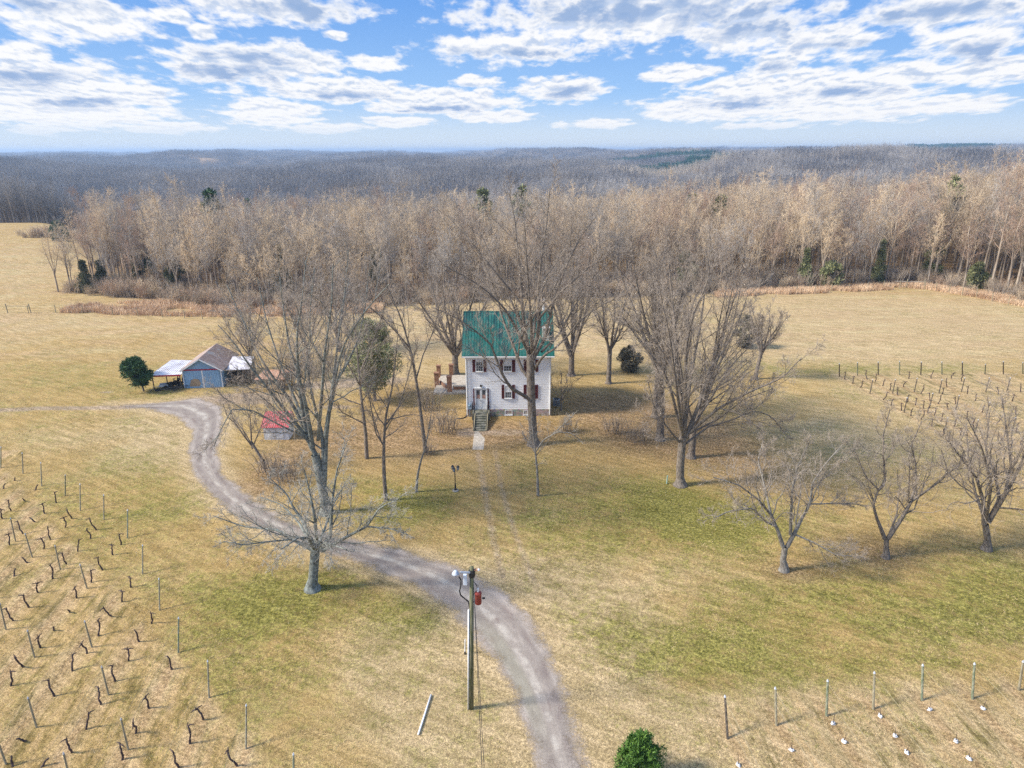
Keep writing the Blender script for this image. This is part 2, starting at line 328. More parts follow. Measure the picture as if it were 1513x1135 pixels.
def ground_mat():
    m = bpy.data.materials.new('winter_grass'); m.use_nodes = True; T = NT(m.node_tree); b = T.n['Principled BSDF']
    b.inputs['Roughness'].default_value = .95; b.inputs['Specular IOR Level'].default_value = .08
    ge = T.n.new('ShaderNodeNewGeometry'); p = ge.outputs['Position']
    def attr(n):
        a = T.n.new('ShaderNodeAttribute'); a.attribute_name = n; return T.sep(a.outputs['Color'])
    c, wv = attr('cover'), attr('wear')
    pst = T.vm('MULTIPLY', p, (1, 1.0, 1))
    prow = T.vm('MULTIPLY', T.comb(T.math('ADD', T.sep(p)[0], T.math('MULTIPLY', T.sep(p)[1], .09)), T.sep(p)[1], 0), (1, .18, 1))
    n_big = T.noise(p, .16, 5, .6); n_mid = T.noise(p, .8, 6, .65); n_fine = T.noise(p, 5.5, 6, .75); n_vf = T.noise(p, 19, 4, .8)
    n_row = T.noise(prow, 1.6, 5, .7); n_wide = T.noise(T.vm('MULTIPLY', p, (.12, .6, 1)), .5, 5, .65)
    def var(base, amt): return T.math('ADD', base, T.math('MULTIPLY', T.math('SUBTRACT', n_mid, .5), amt))
    strawc = T.mix(n_fine, (.34, .23, .11), (.72, .55, .30))
    tan = T.mix(n_mid, (.34, .215, .075), (.58, .41, .17))
    colr = T.mix(T.ss(T.math('ADD', c[2], T.math('MULTIPLY', T.math('SUBTRACT', n_big, .5), 1.6)), .1, .95), tan, strawc)
    grn = T.mix(T.ss(n_fine, .3, .7), (.095, .105, .015), (.36, .315, .08))
    gf = T.math('ADD', c[0], T.math('ADD', T.math('MULTIPLY', T.math('SUBTRACT', n_mid, .5), 1.5), T.math('MULTIPLY', T.math('SUBTRACT', n_big, .5), 1.8)))
    gf = T.math('ADD', gf, T.math('MULTIPLY', T.math('SUBTRACT', n_fine, .5), 1.1))
    colr = T.mix(T.math('MULTIPLY', T.ss(T.math('ADD', gf, T.math('MULTIPLY', T.math('SUBTRACT', T.noise(p, 2.2, 5, .7), .5), 1.6)), .22, 1.25), .9), colr, grn)
    lit = T.mix(T.ss(n_fine, .35, .65), (.18, .108, .052), (.46, .305, .165))
    lf = T.math('ADD', c[1], T.math('MULTIPLY', T.math('SUBTRACT', n_mid, .5), 1.0))
    colr = T.mix(T.math('MULTIPLY', T.ss(lf, .08, .9), .85), colr, lit)
    # mown rows: streaks that follow the row direction
    colr = T.mix(T.math('MULTIPLY', wv[0], T.ss(n_row, .42, .66, 0, .7)), colr, (.60, .405, .20))
    colr = T.mix(T.math('MULTIPLY', wv[0], T.ss(n_row, .5, .34, 0, .75)), colr, (.17, .13, .04))
    # hay-field streaks
    colr = T.mix(T.math('MULTIPLY', wv[2], T.ss(n_wide, .42, .7, 0, .6)), colr, (.52, .355, .195))
    colr = T.mix(T.math('MULTIPLY', wv[2], T.ss(n_wide, .5, .3, 0, .4)), colr, (.66, .53, .29))
    df = T.ss(T.math('ADD', wv[1], T.math('MULTIPLY', T.math('SUBTRACT', n_mid, .5), .7)), .25, .85)
    dc = T.mix(T.ss(n_fine, .3, .7), (.30, .215, .15), (.52, .40, .28))
    dc = T.mix(wv[0], dc, T.mix(T.ss(n_fine, .3, .7), (.31, .19, .09), (.56, .38, .19)))
    colr = T.mix(T.math('MULTIPLY', df, .8), colr, dc)
    pr_ = T.n.new('ShaderNodeVectorRotate'); pr_.rotation_type = 'Z_AXIS'; T.l.new(p, pr_.inputs['Vector']); pr_.inputs['Angle'].default_value = .5
    st_ = T.ss(T.noise(T.vm('MULTIPLY', pr_.outputs[0], (.25, 1.3, 1)), 1.3, 6, .7), .32, .68, .78, 1.2); colr = T.mix(1., colr, T.comb(st_, st_, T.math('POWER', st_, 1.3)), 'MULTIPLY')
    sp = T.ss(n_vf, .35, .68, .5, 1.35)
    colr = T.mix(1., colr, T.comb(sp, sp, sp), 'MULTIPLY')
    cl = T.ss(n_fine, .3, .72, .66, 1.3)
    colr = T.mix(1., colr, T.comb(cl, cl, cl), 'MULTIPLY')
    T.set(b.inputs['Base Color'], colr)
    bn = T.n.new('ShaderNodeBump'); bn.inputs['Strength'].default_value = .7; bn.inputs['Distance'].default_value = .12
    T.l.new(T.math('ADD', T.math('MULTIPLY', n_fine, .8), T.math('MULTIPLY', n_vf, .5)), bn.inputs['Height']); T.l.new(bn.outputs[0], b.inputs['Normal'])
    return m
tag(link('ground', gme, ground_mat()), kind='structure')

# driveway ribbon, ragged gravel edge
nA = 15; tt = np.linspace(-.12, 1.12, nA); RP = EL[:, None, :]*(1-tt)[None, :, None] + ER[:, None, :]*tt[None, :, None]
rz_ = terr(RP[..., 0], RP[..., 1]) + .012 + .02*np.sin(np.clip(tt, 0, 1)*math.pi)[None, :]
RVt = np.concatenate([RP, rz_[..., None]], -1); n0 = len(EL); ji = np.arange(n0*nA).reshape(n0, nA)
rme = np_mesh('gravel_driveway', RVt.reshape(-1, 3), [np.stack([ji[:-1, :-1], ji[:-1, 1:], ji[1:, 1:], ji[1:, :-1]], -1).reshape(-1, 4)[:, ::-1]], True)
ra = rme.color_attributes.new('across', 'FLOAT_COLOR', 'POINT')
al = np.linspace(0, 1, n0)
wid = np.hypot(*(EL-ER).T)
ra.data.foreach_set('color', np.stack([np.broadcast_to(tt, (n0, nA)), np.broadcast_to(al[:, None], (n0, nA)), np.broadcast_to(wid[:, None]/6, (n0, nA)), np.ones((n0, nA))], -1).astype(np.float32).ravel())
def road_mat():
    m = bpy.data.materials.new('gravel'); m.use_nodes = True; T = NT(m.node_tree); b = T.n['Principled BSDF']
    b.inputs['Roughness'].default_value = .95; b.inputs['Specular IOR Level'].default_value = .1
    a = T.n.new('ShaderNodeAttribute'); a.attribute_name = 'across'; c = T.sep(a.outputs['Color'])
    p = T.n.new('ShaderNodeNewGeometry').outputs['Position']
    st = T.comb(T.math('MULTIPLY', c[0], 4.5), T.math('MULTIPLY', c[1], 26), 0)
    ns = T.noise(st, 1.6, 5, .6); nf = T.noise(p, 9, 5, .75); nm = T.noise(p, .9, 5, .6)
    colr = T.mix(nf, (.17, .145, .125), (.43, .365, .305))
    colr = T.mix(T.ss(ns, .5, .68, 0, .55), colr, (.46, .40, .34))
    colr = T.mix(T.ss(ns, .46, .30, 0, .75), colr, (.21, .155, .135))
    ctr = T.math('ABSOLUTE', T.math('SUBTRACT', T.math('ABSOLUTE', T.math('SUBTRACT', c[0], .5)), .2))
    colr = T.mix(T.math('MULTIPLY', T.ss(ctr, .13, .03), T.ss(nm, .35, .65, .1, .55)), colr, (.185, .145, .13))
    colr = T.mix(T.math('MULTIPLY', T.ss(T.math('ABSOLUTE', T.math('SUBTRACT', c[0], .48)), .10, .02), T.ss(nm, .4, .62, 0, .7)), colr, (.50, .45, .38))
    colr = T.mix(T.math('MULTIPLY', T.ss(T.math('ABSOLUTE', T.math('SUBTRACT', c[0], .47)), .24, .46), T.ss(nm, .35, .6, .2, .85)), colr, (.50, .42, .355))
    g2 = T.math('MULTIPLY', T.ss(T.math('ABSOLUTE', T.math('SUBTRACT', c[1], .86)), .1, .02), T.ss(T.math('ABSOLUTE', T.math('SUBTRACT', c[0], .28)), .18, .05))
    colr = T.mix(T.math('MULTIPLY', g2, .3), colr, (.33, .33, .22))
    sp = T.ss(T.noise(p, 24, 3, .8), .3, .7, .75, 1.2); colr = T.mix(1., colr, T.comb(sp, sp, sp), 'MULTIPLY')
    T.set(b.inputs['Base Color'], colr)
    bn = T.n.new('ShaderNodeBump'); bn.inputs['Strength'].default_value = .5; bn.inputs['Distance'].default_value = .04
    T.l.new(nf, bn.inputs['Height']); T.l.new(bn.outputs[0], b.inputs['Normal'])
    e = T.math('MULTIPLY', T.math('SUBTRACT', .5, T.math('ABSOLUTE', T.math('SUBTRACT', c[0], .5))), T.math('MULTIPLY', c[2], 6))
    fac = T.ss(T.math('ADD', T.math('ADD', e, T.math('MULTIPLY', T.math('SUBTRACT', T.noise(p, .55, 3, .6), .52), 1.9)), T.math('MULTIPLY', T.math('SUBTRACT', T.noise(p, 7, 4, .8), .5), 1.6)), -.25, .85)
    fac = T.math('MULTIPLY', fac, T.ss(e, -.3, .05))
    fac = T.math('MULTIPLY', fac, T.ss(T.math('ADD', c[1], T.math('MULTIPLY', nm, .03)), .015, .09))
    tr = T.n.new('ShaderNodeBsdfTransparent'); mx = T.n.new('ShaderNodeMixShader')
    T.l.new(fac, mx.inputs[0]); T.l.new(tr.outputs[0], mx.inputs[1]); T.l.new(b.outputs[0], mx.inputs[2])
    T.l.new(mx.outputs[0], T.n['Material Output'].inputs[0]); return m
tag(link('gravel_driveway', rme, road_mat()), kind='structure')

# ------------------------------------------------------------------ tree growing (numpy, one level at a time)
def unit(v): return v/np.maximum(np.linalg.norm(v, axis=-1, keepdims=True), 1e-9)
def resamp(P, Rd, n):
    P = np.asarray(P, float); d = np.r_[0, np.cumsum(np.linalg.norm(np.diff(P, axis=0), axis=1))]; t = np.linspace(0, d[-1], n)
    return np.stack([np.interp(t, d, P[:, i]) for i in range(3)], -1), np.interp(t, d, Rd)
def children(P, Rd, k, tmin, tmax, ang, asd, lenf, nseg, wander, up, rf, rg, rmin=.004, droop=0, keep=1.):
    m, n, _ = P.shape
    L = np.linalg.norm(np.diff(P, axis=1), axis=2).sum(1)
    t = tmin + (tmax-tmin)*((np.arange(k)[None, :] + rg.random((m, k)))/k)
    f = t*(n-1); i0 = np.minimum(f.astype(int), n-2); fr = (f-i0)[..., None]; mi = np.arange(m)[:, None]
    A, B = P[mi, i0], P[mi, i0+1]; pos = A*(1-fr)+B*fr; T = unit(B-A)
    r = (Rd[mi, i0]*(1-fr[..., 0]) + Rd[mi, i0+1]*fr[..., 0])
    ref = np.where(np.abs(T[..., 2:3]) > .9, np.array([1., 0, 0]), np.array([0, 0, 1.])); u = unit(np.cross(T, ref)); v = np.cross(T, u)
    az = (np.arange(k)[None, :]*2.4 + rg.random((m, 1))*6.28 + rg.normal(0, .5, (m, k)))[..., None]
    a = np.abs(rg.normal(ang, asd, (m, k)))[..., None]
    d = T*np.cos(a) + (u*np.cos(az)+v*np.sin(az))*np.sin(a)
    ln = L[:, None]*lenf*(1.15-.65*(t-tmin)/(tmax-tmin+1e-6))*rg.uniform(.65, 1.25, (m, k))
    r0 = np.maximum(r*rf*rg.uniform(.75, 1.1, (m, k)), rmin)
    pos, d, ln, r0 = pos.reshape(-1, 3), d.reshape(-1, 3), ln.ravel(), r0.ravel()
    if keep < 1: q = rg.random(len(ln)) < keep; pos, d, ln, r0 = pos[q], d[q], ln[q], r0[q]
    out = np.empty((len(ln), nseg+1, 3)); out[:, 0] = pos
    for s in range(nseg):
        d = unit(d + rg.normal(0, wander, d.shape) + np.array([0, 0, up - droop*s/nseg])); out[:, s+1] = out[:, s] + d*(ln/nseg)[:, None]
    tap = np.linspace(1, .35, nseg+1)[None, :]
    return out, np.maximum(r0[:, None]*tap, rmin*.6)
def tubes(P, Rd, s):
    m, n, _ = P.shape
    T = np.empty_like(P); T[:, 1:-1] = P[:, 2:]-P[:, :-2]; T[:, 0] = P[:, 1]-P[:, 0]; T[:, -1] = P[:, -1]-P[:, -2]; T = unit(T)
    main = unit(P[:, -1]-P[:, 0])[:, None, :]
    ref = np.where(np.abs(main[..., 2:3]) > .8, np.array([1., .13, 0]), np.array([.07, 0, 1.]))
    u = unit(np.cross(T, np.broadcast_to(ref, T.shape))); v = np.cross(T, u)
    if s == 2:
        V = np.stack([P-u*Rd[..., None], P+u*Rd[..., None]], 2)
        idx = np.arange(m*n*2).reshape(m, n, 2)
        F = np.stack([idx[:, :-1, 0], idx[:, :-1, 1], idx[:, 1:, 1], idx[:, 1:, 0]], -1).reshape(-1, 4)
        return V.reshape(-1, 3), F
    th = np.arange(s)*2*math.pi/s
    V = P[:, :, None] + (u[:, :, None]*np.cos(th)[:, None] + v[:, :, None]*np.sin(th)[:, None])*Rd[..., None, None]
    idx = np.arange(m*n*s).reshape(m, n, s); nx_ = np.roll(idx, -1, 2)
    F = np.stack([idx[:, :-1], nx_[:, :-1], nx_[:, 1:], idx[:, 1:]], -1).reshape(-1, 4)
    return V.reshape(-1, 3), F
def merge(parts):
    Vs, Fs, b = [], [], 0
    for V, F in parts: Vs.append(V); Fs.append(F+b); b += len(V)
    return np.concatenate(Vs), np.concatenate(Fs)
def grow(base, levels, rg, origin=(0, 0, 0), trunk_levels=0, sides=(10, 6, 4, 3, 2, 2), extra_trunk=()):
    """base: list of (points, radii); levels: list of kwargs; returns trunk mesh data, crown mesh data"""
    org = np.asarray(origin, float); nb = 14
    bt = [resamp(p, r, nb) for p, r in base]
    P = np.stack([b[0] for b in bt])-org; Rr = np.stack([b[1] for b in bt])
    tr = []; cr = []
    fl = [resamp(p, r, nb) for p, r in extra_trunk]
    if fl: tr.append(tubes(np.stack([b[0] for b in fl])-org, np.stack([b[1] for b in fl]), 12))
    tr.append(tubes(P, Rr, sides[0]))
    for i, lv in enumerate(levels):
        P, Rr = children(P, Rr, rg=rg, **lv)
        (tr if i < trunk_levels else cr).append(tubes(P, Rr, sides[min(i+1, 5)]))
    return merge(tr), merge(cr)
def tree_obj(name, loc, tr, cr, mt, mc, **k):
    root = empty(name, loc, **k)
    link('trunk', np_mesh('trunk', tr[0], [tr[1]], True), mt, root)
    link('crown', np_mesh('crown', cr[0], [cr[1]]), mc, root)
    return root
def flare(p0, r, h=.9, lean=(0, 0)):       # root flare below the bole
    x, y, z = p0
    return [np.array([(x, y, z-.25), (x, y, z+.05), (x, y, z+h*.35), (x+lean[0], y+lean[1], z+h)]), np.array([r*1.9, r*1.6, r*1.18, r])]
def vase(h, fork, n, spread, r, rg, top=None, wand=.25, base_lean=(0, 0)):
    """a bole that divides into n ascending stems; origin at 0"""
    bole = (np.array([(0, 0, -.2), (base_lean[0]*.2, base_lean[1]*.2, fork*.4), (base_lean[0], base_lean[1], fork)]), np.array([r*1.15, r, r*.9]))
    stems = []
    a0 = rg.random()*6.28
    for i in range(n):
        a = a0+i*2.4+rg.normal(0, .3); s = spread*rg.uniform(.45, 1.1)*(0.35 if i == 0 else 1); hh = h*rg.uniform(.86, 1.0)
        p = [np.array([base_lean[0], base_lean[1], fork*rg.uniform(.72, 1.0)])]
        for q in (.2, .45, .7, 1.):
            p.append(np.array([base_lean[0]+math.cos(a)*s*q**.75, base_lean[1]+math.sin(a)*s*q**.75, fork+(hh-fork)*q]) + rg.normal(0, wand, 3)*q)
        rr = r*rg.uniform(.42, .62)
        stems.append((np.array(p), np.array([rr, rr*.85, rr*.6, rr*.38, .03])))
    return bole, stems
BIG = [dict(k=10, tmin=.15, tmax=1, ang=.62, asd=.2, lenf=.36, nseg=7, wander=.13, up=.07, rf=.5, rmin=.02),
       dict(k=8, tmin=.15, tmax=1, ang=.65, asd=.25, lenf=.42, nseg=5, wander=.16, up=.05, rf=.55, rmin=.013),
       dict(k=8, tmin=.12, tmax=1, ang=.7, asd=.25, lenf=.52, nseg=4, wander=.2, up=.04, rf=.6, rmin=.009),
       dict(k=7, tmin=.15, tmax=1, ang=.7, asd=.3, lenf=.58, nseg=2, wander=.25, up=.04, rf=.6, rmin=.0075)]
def lv(base, **over):
    out = [dict(l) for l in base]
    for k, v in over.items():
        n = int(k[-1]); out[n][k[:-1]] = v
    return out
# --- limb given as photo points with a depth for each point (metres behind the trunk's own distance)
def limb(Yb, pts, r0, r1=.03):
    P = np.array([pp(x, y, Yb+dy) for x, y, dy in pts]); return P, r1+(r0*.9-r1)*np.linspace(1, 0, len(P))**1.25
def root_at(px, py): p = gp(px, py); p[2] = tz(p[0], p[1]); return p

def hero(name, label, cat, base, limbs, levels, seed, mt, mc, bole=None, r=.3, group=None, extra=0, spread=5, trunk_levels=1):
    """limbs: list of (pts, r0) in photo pixels at the tree's own distance"""
    rg = np.random.default_rng(seed); o = root_at(*base); Yb = o[1]
    fat = 1.3 if name == 'fruit_tree' else 1.1
    L = [limb(Yb, p, r0*fat) for p, r0 in limbs]
    ex = []
    if bole:
        B = limb(Yb, bole, r, r*.82); B[0][0] = o+np.array([0, 0, -.2]); tt_ = .9/max(.9, B[0][1][2]-o[2]); fl_ = flare(o, r, lean=((B[0][1][0]-o[0])*tt_, (B[0][1][1]-o[1])*tt_)); fl_[1][-1] = r*.8; ex = [B, fl_]
        top = B[0][-1]
        for i in range(extra):                # stems the photo shows only as a thicket, all round the bole
            a = rg.random()*6.28; hh = max(l[0][-1][2] for l in L)-top[2]; p = [top-np.array([0, 0, .3])]
            s = spread*rg.uniform(.5, 1.1)
            for q in (.25, .5, .75, 1.): p.append(top+np.array([math.cos(a)*s*q**.8, math.sin(a)*s*q**.8, hh*q*rg.uniform(.75, .95)])+rg.normal(0, .3, 3)*q)
            L.append((np.array(p), np.linspace(r*.42, .03, 5)))
    tr, cr = grow(L, levels, rg, o, trunk_levels, extra_trunk=ex)
    return tree_obj(name, o, tr, cr, M[mt], M[mc], label=label, cat=cat, group=group)

# ------------------------------------------------------------------ the yard trees, one by one
GT = 'big bare trees round the house'
h1 = hero('bare_tree', 'giant bare tree with a massive grey bole before the green-roofed white house', 'tree', (789, 658), [
 ([(780,588,0),(757,575,-1),(745,560,-1.5),(735,535,-2),(725,508,-2.5),(700,487,-3),(670,467,-3.5),(640,455,-4)], .2),
 ([(783,560,0),(770,545,.5),(762,520,1),(750,490,1.5),(742,470,2),(735,440,2.5),(720,400,3),(700,350,3.5)], .2),
 ([(783,530,0),(775,490,.5),(772,460,1),(770,420,1),(765,370,1),(760,320,1),(752,285,1)], .25),
 ([(785,530,0),(795,495,-.5),(797,470,-1),(795,430,-1),(800,380,-1.5),(808,330,-2),(812,283,-2)], .25),
 ([(788,530,0),(805,500,1),(812,470,1.5),(822,430,2),(838,390,2.5),(858,350,3),(882,318,3)], .2),
 ([(790,545,0),(803,525,-1.5),(820,515,-2),(835,500,-2.5),(860,470,-3),(890,450,-3),(925,435,-3.5)], .14),
 ([(783,525,0),(760,480,-2),(745,455,-2.5),(720,430,-3),(690,410,-3.5),(655,392,-4)], .15),
 ([(786,525,0),(785,480,-3),(782,440,-5),(778,380,-6),(775,330,-6.5)], .18),
 ([(784,525,0),(790,480,3),(800,430,5),(825,380,6.5),(850,335,7)], .17),
 ([(782,525,0),(770,480,3),(745,420,5),(722,370,6),(700,325,6.5)], .17),
 ([(797,470,-1),(830,430,-2),(870,395,-2),(912,372,-2)], .12),
 ([(771,450,1),(730,400,1),(690,350,1.5),(662,320,2)], .12),
 ([(800,520,0),(825,495,2),(850,450,4),(880,410,5),(905,380,5)], .13)],
 lv(BIG, k0=9, lenf0=.34), 1, 'bark', 'twig', bole=[(789,658,0),(786,610,0),(784,560,0),(784,522,0)], r=.47, group=GT)
h2 = hero('bare_tree', 'tall bare tree with many pale upright stems between drive and red-roofed shed', 'tree', (482, 759), [
 ([(466,672,0),(458,654,0),(438,627,-.5),(418,602,-1),(391,568,-1.5),(368,540,-2),(345,505,-2),(322,480,-2)], .2),
 ([(462,665,0),(450,635,.5),(433,598,1),(408,563,1.5),(396,548,1.5),(380,520,2),(350,455,2.5),(335,420,3)], .2),
 ([(460,660,0),(450,625,0),(445,593,0),(438,543,.5),(428,515,1),(420,465,1),(412,400,1)], .21),
 ([(462,660,0),(455,617,-1),(448,580,-1.5),(441,558,-2),(438,494,-3),(446,445,-3),(452,385,-3)], .19),
 ([(478,735,0),(478,700,0),(478,667,0),(476,642,0),(463,593,1),(455,553,2),(458,501,2),(458,457,2.5),(465,395,3)], .22),
 ([(479,720,0),(481,685,0),(482,649,0),(485,625,-.5),(492,573,-1),(502,528,-1.5),(512,501,-2),(545,452,-2.5),(575,420,-3)], .2),
 ([(488,605,-.7),(496,565,0),(512,540,1),(530,500,2),(540,450,3),(545,400,3.5)], .13),
 ([(455,650,0),(438,640,-1),(411,627,-2),(374,607,-3),(344,603,-3.5),(325,637,-4),(316,660,-4)], .09),
 ([(462,660,0),(440,600,3),(415,540,4.5),(395,480,5.5),(380,410,6)], .16),
 ([(478,660,0),(490,580,3.5),(500,500,5),(510,430,6),(515,370,6)], .16),
 ([(470,650,0),(475,590,-3),(480,520,-4.5),(490,450,-5),(492,390,-5)], .15)],
 lv(BIG, k0=8), 2, 'bark_lichen', 'twig', bole=[(482,759,0),(477,725,0),(472,700,0),(466,672,0)], r=.42, group=GT)
hero('lichen_tree', 'spreading bare tree with pale lichen-grey limbs standing between the drive and the near lawn', 'tree', (462, 872), [
 ([(463,813,0),(443,803,0),(408,783,.5),(359,778,1),(315,762,1)], .15), ([(465,808,0),(448,771,1),(433,749,1.5),(423,729,2),(397,705,2)], .14),
 ([(468,803,0),(465,764,-1),(458,729,-1),(450,695,-1)], .14), ([(473,813,0),(488,793,0),(491,739,0),(498,694,0),(512,655,0)], .17),
 ([(476,814,0),(507,796,-.5),(542,778,-1),(561,750,-1.5),(588,738,-2)], .14), ([(542,778,-1),(576,781,-1.5),(603,790,-2)], .06),
 ([(465,812,0),(455,795,-2.5),(440,795,-4),(415,812,-5.5)], .12), ([(468,812,0),(480,780,3),(495,740,5),(510,715,6)], .12),
 ([(466,812,0),(480,802,-2.5),(512,812,-4.5)], .1), ([(463,810,0),(440,770,3),(415,745,5),(385,735,6)], .11), ([(433,797,.2),(400,800,-1),(360,805,-2),(330,800,-2)], .07)],
 lv(BIG, k0=9, k1=7, k2=6, k3=4, rmin0=.018, rmin1=.013, lenf0=.38, lenf1=.48, wander1=.22, wander2=.28, up0=.03, up1=-.03, up2=-.06, rmin2=.010, rmin3=.008), 3, 'bark_lichen', 'twig_pale', bole=[(462,872,0),(463,848,0),(465,822,0),(466,808,0)], r=.36)
SLIM = lv(BIG, k0=16, tmin0=.3, lenf0=.27, ang0=.75, k1=7, k2=5, k3=4, rmin0=.015, rmin1=.01, rmin2=.008)
hero('slender_tree', 'slender bare tree in front of the olive-green cedar with one limb reaching left', 'tree', (542, 677), [
 ([(542,677,0),(540,637,0),(535,598,0),(531,561,0),(528,520,0),(523,480,.5),(518,435,.5)], .2), ([(536,625,0),(522,618,-.5),(505,609,-1),(496,596,-1)], .07),
 ([(530,555,0),(545,520,1),(560,480,2),(570,450,2)], .09), ([(532,570,0),(515,540,-1),(500,500,-1.5),(490,460,-2)], .09)], SLIM, 4, 'bark', 'twig', group='slim bare trees on the lawn left of the house')
hero('slender_tree', 'slim dark bare tree rising from the green lawn edge left of the lamp post', 'tree', (570, 740), [
 ([(570,740,0),(567,694,0),(567,654,0),(570,615,0),(579,575,0),(583,540,0),(588,495,0)], .19), ([(568,660,0),(555,640,-.5),(548,600,-1),(540,560,-1)], .07),
 ([(569,630,0),(590,600,1),(602,560,2),(610,530,2)], .07)], lv(SLIM, k0=14), 5, 'bark', 'twig', group='slim bare trees on the lawn left of the house')
hero('slender_tree', 'tall bare tree leaning left with a scraggly tuft at its foot near the brick pillars', 'tree', (629, 668), [
 ([(629,668,0),(625,637,0),(618,581,0),(608,522,0),(593,471,0),(575,430,0),(560,395,0)], .22), ([(606,515,0),(585,490,-1),(565,470,-1.5),(548,455,-2)], .09),
 ([(615,560,0),(625,525,1),(640,490,2),(650,450,2.5)], .08)], lv(SLIM, k0=14, tmin0=.4), 6, 'bark', 'twig', group='slim bare trees on the lawn left of the house')
hero('sapling', 'crooked pale-barked sapling just left of the lamp post', 'tree', (615, 727), [
 ([(615,727,0),(617,702,0),(622,680,0),(628,663,0),(633,637,0),(637,610,0)], .13)], lv(SLIM, k0=9, tmin0=.55, k3=2, k2=3), 7, 'bark_pale', 'twig')
hero('sapling', 'thin straight sapling with one crooked side branch below the giant tree', 'tree', (795, 732), [
 ([(795,732,0),(794,700,0),(791,668,0),(788,640,0),(785,612,0)], .13), ([(791,668,0),(803,650,-.3),(824,638,-.8),(845,640,-1),(858,652,-1)], .07), ([(815,643,-.5),(835,625,0),(850,610,.5)], .04),
 ([(791,670,0),(780,652,.5),(772,640,1)], .035)], lv(SLIM, k0=9, tmin0=.35, k1=5, k3=2, k2=3), 8, 'bark_pale', 'twig_pale')
hero('bare_tree', 'huge many-stemmed bare tree with low limbs sweeping right, right of the house', 'tree', (1005, 717), [
 ([(1007,655,0),(1008,590,0),(998,552,.5),(976,517,1),(935,463,1.5)], .2), ([(1011,645,0),(1013,578,-.5),(1014,511,-1),(1024,463,-1.5),(1043,425,-1.5),(1052,370,-1.5)], .21),
 ([(1014,645,0),(1035,592,.5),(1046,549,1),(1068,520,1.5),(1090,479,2),(1105,435,2)], .2), ([(1018,640,0),(1062,603,-1),(1110,578,-2),(1157,558,-2.5),(1185,528,-2.5)], .15),
 ([(1014,655,0),(1046,631,1),(1078,622,1.5),(1116,606,1.5),(1141,616,1.5),(1160,641,1.5)], .11), ([(1005,655,0),(983,628,-1),(966,600,-1.5),(958,565,-2)], .1),
 ([(1007,640,0),(992,578,-1),(980,546,-1.5),(945,505,-2),(922,470,-2.5)], .15), ([(1009,645,0),(1003,560,1),(997,480,2),(990,410,2.5),(985,355,2.5)], .19),
 ([(1010,645,0),(1020,560,2.5),(1035,480,4),(1045,400,5),(1050,350,5)], .18), ([(1009,645,0),(1000,575,-3),(990,500,-4.5),(975,430,-5)], .16),
 ([(1020,640,0),(1060,620,3),(1100,590,5),(1140,575,6)], .1), ([(1012,645,0),(1050,590,3.5),(1080,540,5.5),(1120,500,6.5)], .13), ([(1062,603,-1),(1095,612,-2.5),(1130,640,-3.5)], .06)],
 lv(BIG, k0=8), 9, 'bark', 'twig', bole=[(1005,717,0),(1005,690,0),(1007,665,0),(1009,645,0)], r=.4, group=GT)

def vtree(name, label, base, h, fork, n, spread, r, seed, mt='bark', mc='twig', levels=BIG, lean=(0, 0), group=None, cat='tree'):
    rg = np.random.default_rng(seed); o = root_at(*base)
    bole, st = vase(h, fork, n, spread, r, rg, base_lean=lean)
    tr, cr = grow(st, levels, rg, trunk_levels=1, extra_trunk=[bole, flare((0, 0, 0), r)])
    return tree_obj(name, o, tr, cr, M[mt], M[mc], label=label, cat=cat, group=group)
MIDL = lv(BIG, k0=9, k1=7, k2=7, k3=5)
vtree('bare_tree', 'bare tree close behind the huge many-stemmed tree, its dark bole half hidden by it', (1021, 676), 19, 3.2, 6, 5.5, .33, 10, levels=MIDL, group=GT)
vtree('bare_tree', 'tall straight bare tree at the left edge of the leaf-covered ground right of the house', (975, 650), 20.5, 7.5, 7, 4.5, .36, 11, levels=MIDL, group=GT, lean=(-.4, 0))
vtree('bare_tree', 'bare tree just behind the tall straight tree right of the house', (968, 616), 18, 6, 6, 5, .34, 12, levels=MIDL, group=GT)
vtree('bare_tree', 'vase-shaped bare tree behind the right corner of the house against the pale field', (844, 555), 17.5, 3.0, 9, 5.5, .38, 13, levels=MIDL, group=GT)
vtree('bare_tree', 'bare tree on the pale field between the vase-shaped tree and the round cedar', (899, 567), 13.5, 4.6, 6, 4.6, .3, 14, levels=MIDL, group=GT)
vtree('bare_tree', 'spreading bare tree behind the left corner of the green roof', (673, 553), 14, 2.9, 9, 6.5, .42, 15, levels=MIDL, group=GT)
vtree('bare_tree', 'dense round-crowned bare tree alone on the tan field left of the upper vineyard', (1116, 560), 9.6, 3.8, 7, 3.3, .24, 16, levels=lv(MIDL, k2=7, k3=5), lean=(.4, 0))
vtree('bare_tree', 'small leaning bare tree between the gravel drive and the red-roofed shed', (391, 692), 7.5, 2.6, 5, 3.2, .13, 17, levels=lv(MIDL, k0=7, k1=5, k3=3), lean=(-1.0, .2))
vtree('bare_tree', 'small bare tree beside the grey air conditioner at the right wall of the house', (829, 608), 4.6, 1.4, 5, 2.3, .08, 18, levels=lv(MIDL, k0=6, k1=5, k2=3, k3=3))
vtree('bare_tree', 'bare tangled tree behind the barn and its rusty roof', (372, 545), 10, 2.2, 7, 4.5, .2, 19, levels=MIDL)
vtree('bare_tree', 'bare tangled tree right of the orange-roofed lean-to behind the drive', (455, 530), 11, 2.0, 7, 5, .22, 20, levels=MIDL)
vtree('bare_tree', 'bare tree left of the olive cedar at the back of the yard', (500, 520), 14, 3.0, 7, 5, .26, 21, levels=MIDL)
